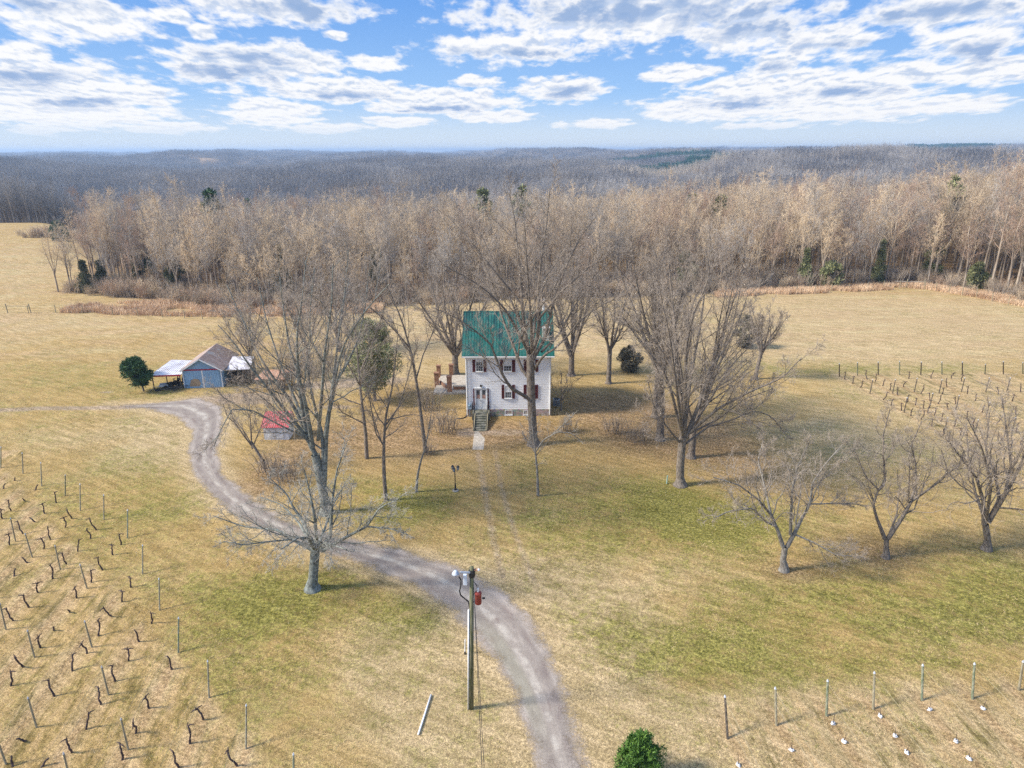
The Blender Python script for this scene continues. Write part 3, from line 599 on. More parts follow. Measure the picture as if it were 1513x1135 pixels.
FR = lv(BIG, k0=12, k1=7, k2=5, k3=4, ang0=.6, ang1=.7, wander0=.22, wander1=.25, rmin0=.016, rmin1=.011, rmin2=.008, rmin3=.007, lenf0=.40, lenf1=.5, up0=.1, up1=.08)
hero('fruit_tree', 'crooked bare fruit tree with pale lower limbs, leftmost of the three on the right lawn', 'tree', (1158, 844), [
 ([(1157,808,0),(1150,786,0),(1140,762,0),(1120,738,-.4),(1092,717,-.8),(1054,705,-1)], .13), ([(1148,779,0),(1130,770,-.5),(1113,751,-1),(1078,755,-1.5),(1056,765,-2)], .07),
 ([(1163,808,0),(1175,786,0),(1185,765,.3),(1197,745,.5),(1200,714,.8),(1219,686,1),(1242,660,1)], .14), ([(1168,790,0),(1169,755,-.5),(1171,720,-.8),(1178,690,-1),(1195,655,-1)], .1),
 ([(1196,745,.5),(1233,744,1),(1270,745,1.5)], .05), ([(1175,790,0),(1205,803,-.6),(1233,819,-1.2),(1275,824,-1.6)], .06), ([(1140,765,0),(1130,720,1.5),(1120,680,2.5),(1128,650,3)], .08)],
 FR, 30, 'bark_pale', 'twig', bole=[(1158,844,0),(1157,828,0),(1160,808,0)], r=.24, group='old fruit trees on the right lawn')
hero('fruit_tree', 'bare fruit tree forking into a wide Y, middle of three on the right lawn', 'tree', (1308, 826), [
 ([(1307,796,0),(1302,782,0),(1295,765,0),(1290,745,0),(1298,724,0),(1278,703,0),(1264,668,0)], .13), ([(1298,724,0),(1308,715,.3),(1305,672,.5),(1305,641,.8),(1315,605,1)], .08),
 ([(1312,796,0),(1333,765,0),(1346,741,0),(1381,717,0),(1401,700,-.3),(1391,665,-.5)], .14), ([(1346,738,0),(1353,720,.5),(1353,686,.8),(1346,659,1),(1362,622,1)], .08), ([(1342,742,0),(1343,715,-.6),(1344,680,-1)], .06),
 ([(1395,703,0),(1415,690,.5),(1425,665,.8)], .05), ([(1310,800,0),(1325,760,2),(1330,710,3.2)], .08)],
 FR, 31, 'bark', 'twig', bole=[(1308,826,0),(1309,812,0),(1310,795,0)], r=.2, group='old fruit trees on the right lawn')
hero('fruit_tree', 'bushy bare fruit tree with gnarled bole, rightmost of three on the right lawn', 'tree', (1457, 813), [
 ([(1454,775,0),(1453,741,0),(1443,707,0),(1425,683,-.3),(1396,645,-.5)], .15), ([(1459,772,0),(1477,738,.3),(1470,700,.5),(1456,666,.8),(1462,610,1)], .14),
 ([(1461,772,0),(1484,734,-.3),(1501,703,-.6),(1516,665,-.8),(1532,625,-1)], .13), ([(1484,735,0),(1494,686,1),(1487,635,1.5),(1480,585,2)], .1), ([(1456,770,0),(1440,725,2),(1430,670,3),(1428,625,3.5)], .11),
 ([(1457,770,0),(1465,715,-2),(1450,660,-2.8),(1430,620,-3)], .11)],
 lv(FR, k0=13), 32, 'bark', 'twig', bole=[(1457,813,0),(1459,796,0),(1456,775,0)], r=.26, group='old fruit trees on the right lawn')

# ------------------------------------------------------------------ evergreens
def leaf_cloud(C, Rr, n, size, rg, aspect=.35, up=0.):
    """n small needle sprays scattered in the clumps (centres C, radii Rr)"""
    k = rg.integers(0, len(C), n); d = unit(rg.normal(0, 1, (n, 3))); p = C[k] + d*(Rr[k]*rg.random(n)**.42)[:, None]*np.array([1, 1, .8])
    a = unit(d + rg.normal(0, .7, (n, 3)) + np.array([0, 0, up])); b = unit(np.cross(a, rg.normal(0, 1, (n, 3))))
    s = (size*rg.uniform(.6, 1.4, n))[:, None]
    V = np.stack([p-b*s*aspect*.5, p+b*s*aspect*.5, p+a*s+b*s*aspect*.2, p+a*s-b*s*aspect*.2], 1).reshape(-1, 3)
    return V, np.arange(n*4).reshape(-1, 4)
def evergreen(name, label, loc, h, rw, trunk_h, shape, n, size, seed, m='pine', bark='bark', group=None, cat='tree', clumps=60, lean=(0, 0), obj=True):
    rg = np.random.default_rng(seed); C = []; Q = []
    for i in range(clumps):
        t = rg.random()
        if shape == 'cone': z = trunk_h+(h-trunk_h)*t**1.15; rad = rw*(1-t**1.15)**.8*1.02
        elif shape == 'ball': z = trunk_h+(h-trunk_h)*t; rad = rw*math.sqrt(max(.03, 1-(2*t-1)**2))
        else: z = trunk_h+(h-trunk_h)*t; rad = rw*(math.sin(math.pi*min(1, .12+t*.9))**.6)
        a = rg.random()*6.28; q = rg.uniform(.35, .95) if rad > .3 else .3
        cl = rw*rg.uniform(.16, .36)*(1.15-.5*t)
        C.append((math.cos(a)*max(0, rad-cl*.6)*q+lean[0]*z/h, math.sin(a)*max(0, rad-cl*.6)*q+lean[1]*z/h, z)); Q.append(cl)
    C = np.array(C); Q = np.array(Q)
    V, F = leaf_cloud(C, Q, n, size, rg, up=.3)
    tp = np.array([(0, 0, -.2), (lean[0]*.3, lean[1]*.3, h*.35), (lean[0]*.7, lean[1]*.7, h*.7), (lean[0], lean[1], h*.95)])
    tr = [tubes(*[x[None] for x in resamp(tp, [h*.018+.05, h*.015+.03, h*.009, .02], 8)], 7)]
    br = [resamp(np.array([(lean[0]*c[2]/h*.6, lean[1]*c[2]/h*.6, max(.3*trunk_h, c[2]-.35*np.hypot(c[0], c[1]))), c]), [.05*h/6, .012], 5) for c in C]
    tr.append(tubes(np.stack([b[0] for b in br]), np.stack([b[1] for b in br]), 4))
    tr = merge(tr)
    if not obj: return tr, (V, F)
    return tree_obj(name, loc, tr, (V, F), M[bark], M[m], label=label, cat=cat, group=group)
def g3(px, py): return root_at(px, py)
evergreen('pine_tree', 'small round dark green pine standing left of the blue barn', g3(213, 579), 4.1, 1.95, 1.0, 'ball', 9000, .28, 40, 'pine', clumps=70, lean=(-.6, .1))
evergreen('cedar_tree', 'broad olive-green cedar at the back left of the yard, bare branches before it', g3(554, 591), 9.4, 3.9, 1.9, 'ball', 15000, .30, 41, 'oldneedle', clumps=90)
evergreen('cedar_tree', 'round grey-green cedar shrub on the pale field right of the house', g3(930, 549), 3.5, 1.75, .2, 'egg', 6000, .26, 42, 'greyneedle', clumps=45)
evergreen('cedar_tree', 'dark round cedar tucked behind the dense round-crowned tree on the tan field', g3(1100, 514), 4.6, 2.0, .3, 'egg', 8000, .28, 43, 'greyneedle', clumps=45)
sp = gp(948, 1150); evergreen('holly_bush', 'dark green holly bush cut by the bottom edge of the photo right of the drive', (gp(948, 1092, 2.6)[0], gp(948, 1092, 2.6)[1], 0), 2.7, 1.35, .1, 'egg', 14000, .13, 44, 'shrubleaf', cat='bush', clumps=70)
EV = [(130,432,6.3,2.3,'cone','cedar','bushy dark cedar, leftmost of the wood edge by the wire fence'), (153,428,6.0,2.0,'cone','cedar','second cedar along the wood edge right of the leftmost one'),
 (90,361,6.0,3.2,'egg','pine','lone dark green cedar at the foot of the low brushy clump in the left field'), (207,425,7,2.2,'cone','cedar','dark cedar in the shade under the left wood edge'),
 (262,430,6,2.4,'egg','cedar','dull cedar low among the stems of the left wood'), (219,398,7,2.4,'cone','pine','dark green cedar glimpsed between the tall stems of the left wood'),
 (1376,412,15,2.6,'cone','oldneedle','tall narrow yellow-green cedar before the right wood'), (1225,424,5.5,3.0,'egg','oldneedle','olive bush-like cedar at the foot of the right wood'),
 (1186,423,8,2.2,'cone','oldneedle','olive cedar left of the bushier one at the right wood edge'), (1440,425,5.0,2.5,'egg','oldneedle','yellow-green shrubby cedar near the fence at the far right'),
 (1295,418,9,2.0,'cone','oldneedle','thin olive cedar midway along the right wood edge'), (1010,430,8,3.0,'egg','cedar','dull cedar seen through the crowns right of the house'),
 (560,432,9,3.2,'cone','cedar','dull cedar in the wood left behind the giant tree'), (420,440,10,3.2,'cone','cedar','dull cedar in the wood behind the barn')]
for i, (px, py, h, rw, sh, m, lb) in enumerate(EV):
    evergreen('cedar_tree', lb, g3(px, py), h, rw, .3, sh, 4500, .42, 60+i, m, clumps=45)

# ------------------------------------------------------------------ woods
NV = 8
WOOD = []
for i in range(NV):
    rg = np.random.default_rng(100+i); h = [19.5, 21, 18, 20, 22, 16, 19, 20.5][i]
    if i % 2 == 0:
        tp = np.array([(0, 0, -.3), (.1, .1, h*.3), tuple(rg.normal(0, .4, 2))+(h*.6,), tuple(rg.normal(0, .7, 2))+(h,)])
        base = [(tp, np.array([.2, .16, .10, .03]))]
        L = [dict(k=24, tmin=.34, tmax=1, ang=.78, asd=.2, lenf=.26, nseg=4, wander=.16, up=.10, rf=.42, rmin=.025), dict(k=7, tmin=.15, tmax=1, ang=.8, asd=.25, lenf=.42, nseg=3, wander=.22, up=.03, rf=.55, rmin=.018),
             dict(k=6, tmin=.15, tmax=1, ang=.7, asd=.3, lenf=.5, nseg=2, wander=.25, up=.04, rf=.6, rmin=.012), dict(k=5, tmin=.2, tmax=1, ang=.7, asd=.3, lenf=.6, nseg=1, wander=.2, up=.03, rf=.7, rmin=.011)]
        ex = []
    else:
        bole, base = vase(h, h*rg.uniform(.22, .38), 5, rg.uniform(2.8, 4.4), .22, rg, wand=.5); ex = [bole]
        L = [dict(k=9, tmin=.15, tmax=1, ang=.75, asd=.2, lenf=.3, nseg=4, wander=.18, up=.05, rf=.45, rmin=.025), dict(k=6, tmin=.15, tmax=1, ang=.8, asd=.25, lenf=.42, nseg=3, wander=.22, up=.03, rf=.55, rmin=.018),
             dict(k=6, tmin=.15, tmax=1, ang=.7, asd=.3, lenf=.5, nseg=2, wander=.25, up=.04, rf=.6, rmin=.012), dict(k=5, tmin=.2, tmax=1, ang=.7, asd=.3, lenf=.6, nseg=1, wander=.2, up=.03, rf=.7, rmin=.011)]
    tr, cr = grow(base, L, rg, trunk_levels=0, sides=(7, 4, 3, 2, 2, 2), extra_trunk=ex); WOOD.append((tr, cr))
WT = [np_mesh('trunk', t[0], [t[1]], True) for t, c in WOOD]; WC = [np_mesh('crown', c[0], [c[1]]) for t, c in WOOD]
WC2 = [m.copy() for m in WC[:4]]; WC3 = [m.copy() for m in WC]
for m in WT: m.materials.append(M['bark_wood'])
for m in WC: m.materials.append(M['wood_twig'])
for m in WC2: m.materials.append(M['twig_red'])
for m in WC3: m.materials.append(M['grey_twig'])
def fused(t, c, mats):
    V, F = merge([t, c]); me = np_mesh('tree', V, [F]); mi = np.zeros(len(F), np.int32); mi[len(t[1]):] = 1
    for m in mats: me.materials.append(m)
    me.polygons.foreach_set('material_index', mi); return me
def source(name, meshes):
    c = bpy.data.collections.new(name)
    for i, me in enumerate(meshes): c.objects.link(bpy.data.objects.new('%s_%02d' % (name, i), me))
    return c
def scatter(name, pts, rot, scl, idx, coll, label, cat, tilt=0.):
    me = bpy.data.meshes.new(name); me.vertices.add(len(pts)); me.vertices.foreach_set('co', np.asarray(pts, np.float32).ravel())
    for n, tp, d in (('rz', 'FLOAT', rot), ('sc', 'FLOAT', scl), ('ix', 'INT', idx)):
        a = me.attributes.new(n, tp, 'POINT'); a.data.foreach_set('value', np.asarray(d, np.int32 if tp == 'INT' else np.float32))
    o = link(name, me); tag(o, label, cat, kind='stuff')
    ng = bpy.data.node_groups.new(name, 'GeometryNodeTree'); ng.interface.new_socket('G', in_out='INPUT', socket_type='NodeSocketGeometry'); ng.interface.new_socket('G', in_out='OUTPUT', socket_type='NodeSocketGeometry')
    N = ng.nodes; K = ng.links; gi = N.new('NodeGroupInput'); go = N.new('NodeGroupOutput'); ci = N.new('GeometryNodeCollectionInfo')
    ci.inputs['Collection'].default_value = coll; ci.inputs['Separate Children'].default_value = True; ci.inputs['Reset Children'].default_value = True
    ip = N.new('GeometryNodeInstanceOnPoints'); ip.inputs['Pick Instance'].default_value = True
    def at(n, t): a = N.new('GeometryNodeInputNamedAttribute'); a.data_type = t; a.inputs['Name'].default_value = n; return a.outputs['Attribute']
    cx = N.new('ShaderNodeCombineXYZ'); K.new(at('rz', 'FLOAT'), cx.inputs[2]); er = N.new('FunctionNodeEulerToRotation'); K.new(cx.outputs[0], er.inputs[0])
    K.new(gi.outputs[0], ip.inputs['Points']); K.new(ci.outputs[0], ip.inputs['Instance']); K.new(at('ix', 'INT'), ip.inputs['Instance Index'])
    K.new(er.outputs[0], ip.inputs['Rotation']); K.new(at('sc', 'FLOAT'), ip.inputs['Scale']); K.new(ip.outputs[0], go.inputs[0])
    md = o.modifiers.new('scatter', 'NODES'); md.node_group = ng; return o
# positions
def jgrid(x0, x1, y0, y1, s, rg):
    gx, gy = np.meshgrid(np.arange(x0, x1, s), np.arange(y0, y1, s)); return gx.ravel()+rg.uniform(-.45, .45, gx.size)*s, gy.ravel()+rg.uniform(-.45, .45, gx.size)*s
px_, py_ = jgrid(-420, 420, 125, 460, 4.3, rng)
k = in_woods(px_, py_) & (np.abs(px_) < .80*py_+18); px_, py_ = px_[k], py_[k]
dd = np.hypot(px_, py_); od = np.argsort(dd); px_, py_, dd = px_[od], py_[od], dd[od]
n = len(px_); pz_ = terr(px_, py_) - .1; rot = rng.random(n)*6.28
grow_in = np.where(py_ < edge_y(px_)+7, .78, 1.0)
rgt = S(20, 90, px_); scl = (rng.uniform(.66, 1.06, n)+.12*np.sin(px_/13.+1)*np.sin(py_/17.))*grow_in*(.93+.17*rgt)
idx = rng.integers(0, NV+4, n)
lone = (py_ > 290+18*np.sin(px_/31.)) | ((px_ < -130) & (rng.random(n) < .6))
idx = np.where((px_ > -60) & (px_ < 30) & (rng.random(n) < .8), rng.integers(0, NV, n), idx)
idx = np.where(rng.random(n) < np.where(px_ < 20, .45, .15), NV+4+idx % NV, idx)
idx = np.where(lone & (np.arange(n) >= 300), 2*NV+4+idx % NV, idx)  # distant trees take the twig colour darkened for cloud shadow
NI = 300
for i in range(NI):
    v = idx[i]; me_t = WT[v if v < NV else (v-NV if v < NV+4 else v-NV-4)]; me_c = WC[v] if v < NV else (WC2[v-NV] if v < NV+4 else WC3[v-NV-4]); kd = 'reddish-twigged ' if NV <= v < NV+4 else ('grey-twigged ' if v >= NV+4 else '')
    side = 'left' if px_[i] < -25 else ('middle' if px_[i] < 45 else 'right')
    lab = {'left': 'bare slender tree in the front rows of the brown wood left behind the barn', 'middle': 'bare tree in the front rows of the wood behind the house',
           'right': 'bare tan tree in the front rows of the wood beyond the right field'}[side]
    lab = kd+lab
    r_ = empty('forest_tree', (px_[i], py_[i], pz_[i]), rot[i], label=lab, cat='tree', group='front %strees of the %s woods' % (kd, side))
    r_.scale = (scl[i],)*3
    for nm, me in (('trunk', me_t), ('crown', me_c)):
        o = bpy.data.objects.new(nm, me); col.objects.link(o); o.parent = r_
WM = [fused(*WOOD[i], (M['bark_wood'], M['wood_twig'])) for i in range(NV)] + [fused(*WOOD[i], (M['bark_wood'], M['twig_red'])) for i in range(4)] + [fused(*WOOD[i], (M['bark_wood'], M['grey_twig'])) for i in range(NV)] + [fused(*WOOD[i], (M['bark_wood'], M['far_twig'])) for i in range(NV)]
sl_ = slice(NI, n)
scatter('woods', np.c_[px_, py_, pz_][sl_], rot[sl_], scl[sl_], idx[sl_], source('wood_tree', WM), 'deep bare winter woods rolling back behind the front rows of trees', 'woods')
# pines standing up through the woods
pr = [evergreen('', '', None, 20, 2.6, 11, 'egg', 1500, .9, 200+i, obj=False, clumps=22) for i in range(2)]
PM = [fused(*p, (M['bark_wood'], M['oldneedle'])) for p in pr] + [fused(*p, (M['bark_wood'], M['pine'])) for p in pr]
PT = [(311,20.5,175,'d'), (150,20,330,'d'), (714,20.5,185,'o'), (771,20.5,190,'o'), (1023,19,190,'o'), (1406,21.5,170,'o'), (1065,18.5,185,'o'), (365,19,250,'d'), (405,19,280,'d'), (215,20,320,'d')]
for i, (px, hh, Yp, kd) in enumerate(PT):
    tp = pp(px, 300, Yp); t, c = pr[i % 2]
    r_ = empty('pine_tree', (tp[0], Yp, tz(tp[0], Yp)), i*1.3, label=['yellow-green-topped pine', 'dark-topped pine'][kd == 'd']+' standing up above the bare woods, number counted from nearest '[:0]+' standing up among the bare grey woods', cat='tree', group=['yellow-green', 'dark'][kd == 'd']+' pines above the woods')
    r_.scale = (hh/20,)*3
    for nm, me in (('trunk', np_mesh('trunk', t[0], [t[1]])), ('crown', np_mesh('crown', c[0], [c[1]]))): link(nm, me, M['bark_wood'] if nm == 'trunk' else M['oldneedle' if kd == 'o' else 'pine'], r_)
# far woods: patches of 40 m with ~70 coarse trees
def patch(seed, ever=False):
    rg = np.random.default_rng(seed); B = []; parts_t = []; parts_c = []
    gx, gy = jgrid(-21, 21, -21, 21, 5.0, rg)
    for x, y in zip(gx, gy):
        h = rg.uniform(15, 21)
        if ever:
            C = np.c_[np.zeros(9)+x, np.zeros(9)+y, np.linspace(h*.3, h*.96, 9)]; parts_c.append(leaf_cloud(C, np.linspace(2.6, .6, 9), 150, 1.3, rg, .6)); continue
        B.append((np.array([(x, y, -2.), (x+rg.normal(0, .3), y, h*.5), (x+rg.normal(0, .5), y+rg.normal(0, .5), h)]), np.array([.22, .15, .04])))
    if ever: return merge(parts_c), None
    tr, cr = grow(B, [dict(k=13, tmin=.4, tmax=1, ang=.6, asd=.15, lenf=.25, nseg=2, wander=.1, up=.15, rf=.4, rmin=.05), dict(k=9, tmin=.2, tmax=1, ang=.65, asd=.2, lenf=.45, nseg=1, wander=.15, up=.1, rf=.6, rmin=.045)], rg, sides=(4, 2, 2))
    return tr, cr
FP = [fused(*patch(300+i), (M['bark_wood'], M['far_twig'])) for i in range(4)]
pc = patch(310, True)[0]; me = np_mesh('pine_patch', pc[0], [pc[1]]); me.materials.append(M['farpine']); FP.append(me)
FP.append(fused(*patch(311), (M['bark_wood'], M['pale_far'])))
X_, Y_, I_ = [], [], []
for (y0, y1, s) in ((455, 1700, 37), (1700, 3400, 46), (3400, 6500, 75)):
    a, b = jgrid(-.84*y1, .84*y1, y0, y1, s, rng); k = np.abs(a) < .80*b+40; X_.append(a[k]); Y_.append(b[k]); I_.append(np.full(k.sum(), 1.0 if s < 60 else 1.3))
a, b = jgrid(-420, -110, 300, 455, 30, rng)
X_, Y_, I_ = map(np.concatenate, (X_, Y_, I_))
ixs = rng.integers(0, 4, len(X_))
def inpoly(cx, cy, rx, ry): return ((X_-cx)/rx)**2+((Y_-cy)/ry)**2 < 1
for (cx, cy, rx, ry) in [(300, 1120, 110, 80), (250, 980, 60, 30), (700, 985, 150, 90), (-500, 1400, 120, 90), (330, 1500, 160, 90), (1500, 2400, 400, 200)]: ixs = np.where(inpoly(cx, cy, rx, ry), 4, ixs)
ixs = np.where(inpoly(150, 640, 45, 60) | inpoly(205, 860, 110, 45), 5, ixs)
keep = ~(inpoly(-900, 2000, 300, 60) | inpoly(-100, 1900, 220, 50) | inpoly(900, 2300, 300, 60))
ZZ = terr(X_, Y_)
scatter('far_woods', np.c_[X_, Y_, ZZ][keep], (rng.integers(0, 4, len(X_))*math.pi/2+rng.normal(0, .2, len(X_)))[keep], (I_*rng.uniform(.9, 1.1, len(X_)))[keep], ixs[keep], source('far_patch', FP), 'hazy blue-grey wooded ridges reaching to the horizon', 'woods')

# ------------------------------------------------------------------ the house
M['siding'] = mat('white_siding', (.90, .90, .90), (.84, .84, .84), 1.2, .6)
M['white'] = mat('white_trim', (.80, .80, .79), (.70, .70, .68), 3, .5)
M['glass'] = mat('window_glass', (.03, .035, .045), (.09, .10, .12), .9, .08, spec=.6)
M['shutter'] = mat('maroon_shutter', (.085, .018, .022), (.14, .035, .04), 5, .55)
M['concrete'] = mat('old_concrete', (.25, .23, .205), (.38, .355, .32), 1.6, .9, .3)
M['mossy'] = mat('mossy_concrete', (.09, .095, .07), (.22, .21, .17), 2.2, .9, .4)
M['iron'] = mat('black_iron', (.02, .02, .022), (.04, .04, .04), 8, .45)
M['brick'] = mat('brown_brick', (.20, .10, .06), (.33, .18, .11), 9, .9, .4)
M['paleslab'] = mat('pale_pavers', (.36, .31, .245), (.50, .44, .36), 3, .9)
M['wood_grey'] = mat('weathered_wood', (.22, .19, .12), (.38, .34, .235), 3, .9, .4, stretch=(6, 6, .7))
M['wood_green'] = mat('green_treated_post', (.14, .17, .10), (.30, .30, .22), 3, .85, .3, stretch=(4, 4, 1))
M['wood_dark'] = mat('dark_post', (.06, .05, .04), (.16, .13, .10), 3, .9, .3, stretch=(6, 6, 1))
M['vine'] = mat('vine_bark', (.035, .025, .025), (.13, .09, .08), 6, .95, .8)
M['metal'] = mat('galvanised_metal', (.50, .52, .55), (.62, .64, .66), 4, .4, metal=.3)
M['black'] = mat('black_rubber', (.012, .012, .013), (.03, .03, .03), 6, .7)
M['acgrey'] = mat('ac_grey', (.33, .35, .35), (.45, .46, .46), 4, .5)
def stone_extra(T, v, c):
    vo = T.n.new('ShaderNodeTexVoronoi'); vo.feature = 'F1'; T.set(vo.inputs['Vector'], T.vm('MULTIPLY', v, (1, 1, 1.7))); vo.inputs['Scale'].default_value = 3.2
    c = T.mix(.55, c, vo.outputs['Color'], 'SOFT_LIGHT'); return T.mix(T.ss(vo.outputs['Distance'], .32, .5, 0, .5), c, (.45, .41, .36))
M['stone'] = mat('fieldstone', (.22, .14, .12), (.36, .29, .25), 3, .9, .4, extra=stone_extra)
def roof_extra(T, v, c):
    n = T.noise(T.vm('MULTIPLY', v, (2.6, .35, .35)), 1.0, 5, .7); n2 = T.noise(v, .45, 4, .6)
    c = T.mix(T.ss(n, .48, .72, 0, .75), c, (.045, .18, .155))
    c = T.mix(T.math('MULTIPLY', T.ss(n, .58, .36), T.ss(n2, .44, .54)), c, (.012, .05, .055))
    return c
M['roof'] = mat('green_metal_roof', (.006, .088, .068), (.011, .12, .096), .8, .38, stretch=(1, .5, .5), extra=roof_extra, spec=.5)

Y0 = 70.6
xl, xr = pp(689, 575, Y0)[0], pp(813.2, 575, Y0)[0]; xc = (xl+xr)/2; HW = (xr-xl)/2; DEP = 8.0
def hz(py, px=750, Y=Y0): return pp(px, py, Y)[2]
def hx(px, py): return pp(px, py, Y0)[0]-xc
zf, ze = hz(604.5), hz(528.6, Y=Y0-.5)+.42; zr = pp(750, 461.8, Y0+DEP/2)[2]
house = empty('farmhouse', (xc, Y0, 0), label='two-storey white clapboard farmhouse with dark red shutters and a green metal roof', cat='house')
b = MB().box(-HW-.06, HW+.06, -.06, DEP+.06, -.4, zf); b.build('foundation', M['stone'], house)
b = MB().box(-HW, HW, 0, DEP, zf, ze)
zp = ze + (zr-ze)*.985
for s in (-1, 1):                               # gable walls
    x0, x1 = (HW-.12, HW) if s > 0 else (-HW, -HW+.12)
    b.add([(x0, 0, ze), (x1, 0, ze), (x1, DEP, ze), (x0, DEP, ze), (x0, DEP/2, zp), (x1, DEP/2, zp)], [(0, 3, 4), (1, 5, 2), (0, 4, 5, 1), (4, 3, 2, 5), (0, 1, 2, 3)])
nl = int((ze-zf)/.19)
for i in range(nl):                             # clapboards, each leaning out at its foot
    z0 = zf + (ze-zf)*i/nl; z1 = zf+(ze-zf)*(i+1)/nl
    b.add([(-HW, -.015, z0), (HW, -.015, z0), (HW, -.006, z1), (-HW, -.006, z1), (-HW, 0, z0), (HW, 0, z0)], [(0, 1, 2, 3), (4, 5, 1, 0)])
    for s in (-1, 1):
        X0 = s*HW; b.add([(X0+s*.028, 0, z0), (X0+s*.028, DEP, z0), (X0+s*.006, DEP, z1), (X0+s*.006, 0, z1), (X0, 0, z0), (X0, DEP, z0)], [(0, 1, 2, 3), (4, 5, 1, 0)])
wall = b.build('wall', M['siding'], house)
MB().box(-HW-.04, -HW+.10, -.045, .02, zf, ze).box(HW-.10, HW+.04, -.045, .02, zf, ze).build('corner_board', M['white'], house)
ov, oe = .38, .42; sl = (zr-ze)/(DEP/2); RW0 = HW+ov
rf = MB(); zo = .10
for s in (-1, 1):
    e = [(-RW0, DEP/2, zr+zo), (-RW0, DEP/2+s*(DEP/2+oe), ze-sl*oe+zo), (RW0, DEP/2+s*(DEP/2+oe), ze-sl*oe+zo), (RW0, DEP/2, zr+zo)]
    if s > 0: e = e[::-1]
    rf.slab(e, .09)
    x = -RW0+.03
    while x < RW0:                              # standing seams
        a = (x, DEP/2+s*.05, zr+zo-.02+.045); c = (x, DEP/2+s*(DEP/2+oe-.01), ze-sl*oe+zo+.035)
        rf.slab([(x-.018, a[1], a[2]), (x-.018, c[1], c[2]), (x+.018, c[1], c[2]), (x+.018, a[1], a[2])][::(1 if s < 0 else -1)], .05); x += .305
rf.bar((-RW0, DEP/2, zr+zo+.01), (RW0, DEP/2, zr+zo+.01), .07)
roof = rf.build('roof', M['roof'], house)
MB().box(-RW0+.02, RW0-.02, -oe-.13, -oe-.01, ze-sl*oe-.05, ze-sl*oe+.06).build('gutter', M['white'], house)
MB().box(-RW0+.05, RW0-.05, -oe, -.03, ze-.06-sl*oe+.02, ze-.03-sl*oe+.02).build('soffit', M['white'], house)
# chimney low on the front slope, flue pipe behind the ridge
cx_ = pp(806.5, 495, Y0+1.4)[0]-xc
c = MB().box(cx_-.36, cx_+.36, 1.0, 1.75, ze+.9, ze+2.35).box(cx_-.43, cx_+.43, .93, 1.82, ze+2.35, ze+2.47); c.build('chimney', mat('pale_chimney', (.42, .42, .38), (.58, .57, .52), 5, .9), roof)
MB().lathe([(.09, ze+2.47), (.09, ze+2.7), (.13, ze+2.72), (.13, ze+2.77)], (cx_, 1.37, 0)).build('chimney_pot', M['brick'], roof)
fp = pp(803, 460, Y0+DEP/2+.9); fx = fp[0]-xc
MB().lathe([(.13, zr-1.0), (.13, zr+1.15), (.2, zr+1.17), (.2, zr+1.3), (.05, zr+1.42)], (fx, DEP/2+.9, 0)).build('flue', M['white'], roof, smooth=False)
MB().lathe([(.06, zr-.9), (.06, zr+.5)], (fx+.5, DEP/2+.7, 0)).build('vent_pipe', M['white'], roof)
def window(x0, x1, z0, z1, shutters=True, face='f', cols=2, rows=2, parent=house, blind=0.):
    """face f: front wall, l/r: gable walls, b: back"""
    rz, at_ = {'f': (0, (0, 0, 0)), 'r': (math.pi/2, (HW, 0, 0)), 'l': (-math.pi/2, (-HW, DEP, 0)), 'b': (math.pi, (0, DEP, 0))}[face]
    def Bx(mb, *q): mb.box(*q, rz=rz, at=at_)
    t = .075; f = MB()
    Bx(f, x0, x0+t, -.09, .02, z0, z1); Bx(f, x1-t, x1, -.09, .02, z0, z1); Bx(f, x0+t, x1-t, -.09, .02, z1-t, z1); Bx(f, x0-.05, x1+.05, -.13, .02, z0-.06, z0+.001)
    Bx(f, x0+t, x1-t, -.085, .02, z0+.001, z0+t)
    zm = (z0+z1)/2
    if rows > 1: Bx(f, x0+t, x1-t, -.08, -.03, zm-.025, zm+.025)
    for c_ in range(1, cols+1):
        xx = x0+t+(x1-x0-2*t)*c_/(cols+1)
        if cols: Bx(f, xx-.012, xx+.012, -.066, -.045, z0+t, z1-t)
    for q in (.25, .75): zz = z0+(z1-z0)*q; Bx(f, x0+t, x1-t, -.064, -.043, zz-.012, zz+.012)
    fr = f.build('window', M['white'], parent)
    g_ = MB(); Bx(g_, x0+t, x1-t, -.055, -.035, z0+t, z1-t); g_.build('pane', M['glass'], fr)
    if blind: g_ = MB(); Bx(g_, x0+t+.02, x1-t-.02, -.0585, -.0555, z1-t-(z1-z0)*blind, z1-t-.01); g_.build('blind', M['white'], fr)
    if shutters:
        sw = (x1-x0)*.36
        for a, c in ((x0-.03-sw, x0-.03), (x1+.03, x1+.03+sw)):
            h_ = MB(); Bx(h_, a, a+.05, -.085, -.03, z0-.03, z1+.03); Bx(h_, c-.05, c, -.085, -.03, z0-.03, z1+.03); Bx(h_, a+.05, c-.05, -.085, -.03, z0-.03, z0+.06); Bx(h_, a+.05, c-.05, -.085, -.03, z1-.06, z1+.03); Bx(h_, a+.05, c-.05, -.085, -.03, zm-.04, zm+.04)
            n_ = 9
            for (q0, q1) in ((z0+.06, zm-.04), (zm+.04, z1-.06)):
                for j in range(n_): zz = q0+(q1-q0)*j/n_; Bx(h_, a+.05, c-.05, -.068, -.035, zz+.012, zz+(q1-q0)/n_)
            h_.build('shutter', M['shutter'], parent)
    return fr
def rx(a): return hx(670+a/4.73, 545)
def zz_(a): return hz(440+a/4.73)
window(rx(155), rx(209), zz_(515), zz_(434), blind=.1); window(rx(348), rx(408), zz_(515), zz_(434), blind=.45); window(rx(513), rx(570), zz_(515), zz_(434))
window(rx(356), rx(408), zz_(702), zz_(610), blind=.5); window(rx(513), rx(570), zz_(702), zz_(610), blind=.2)
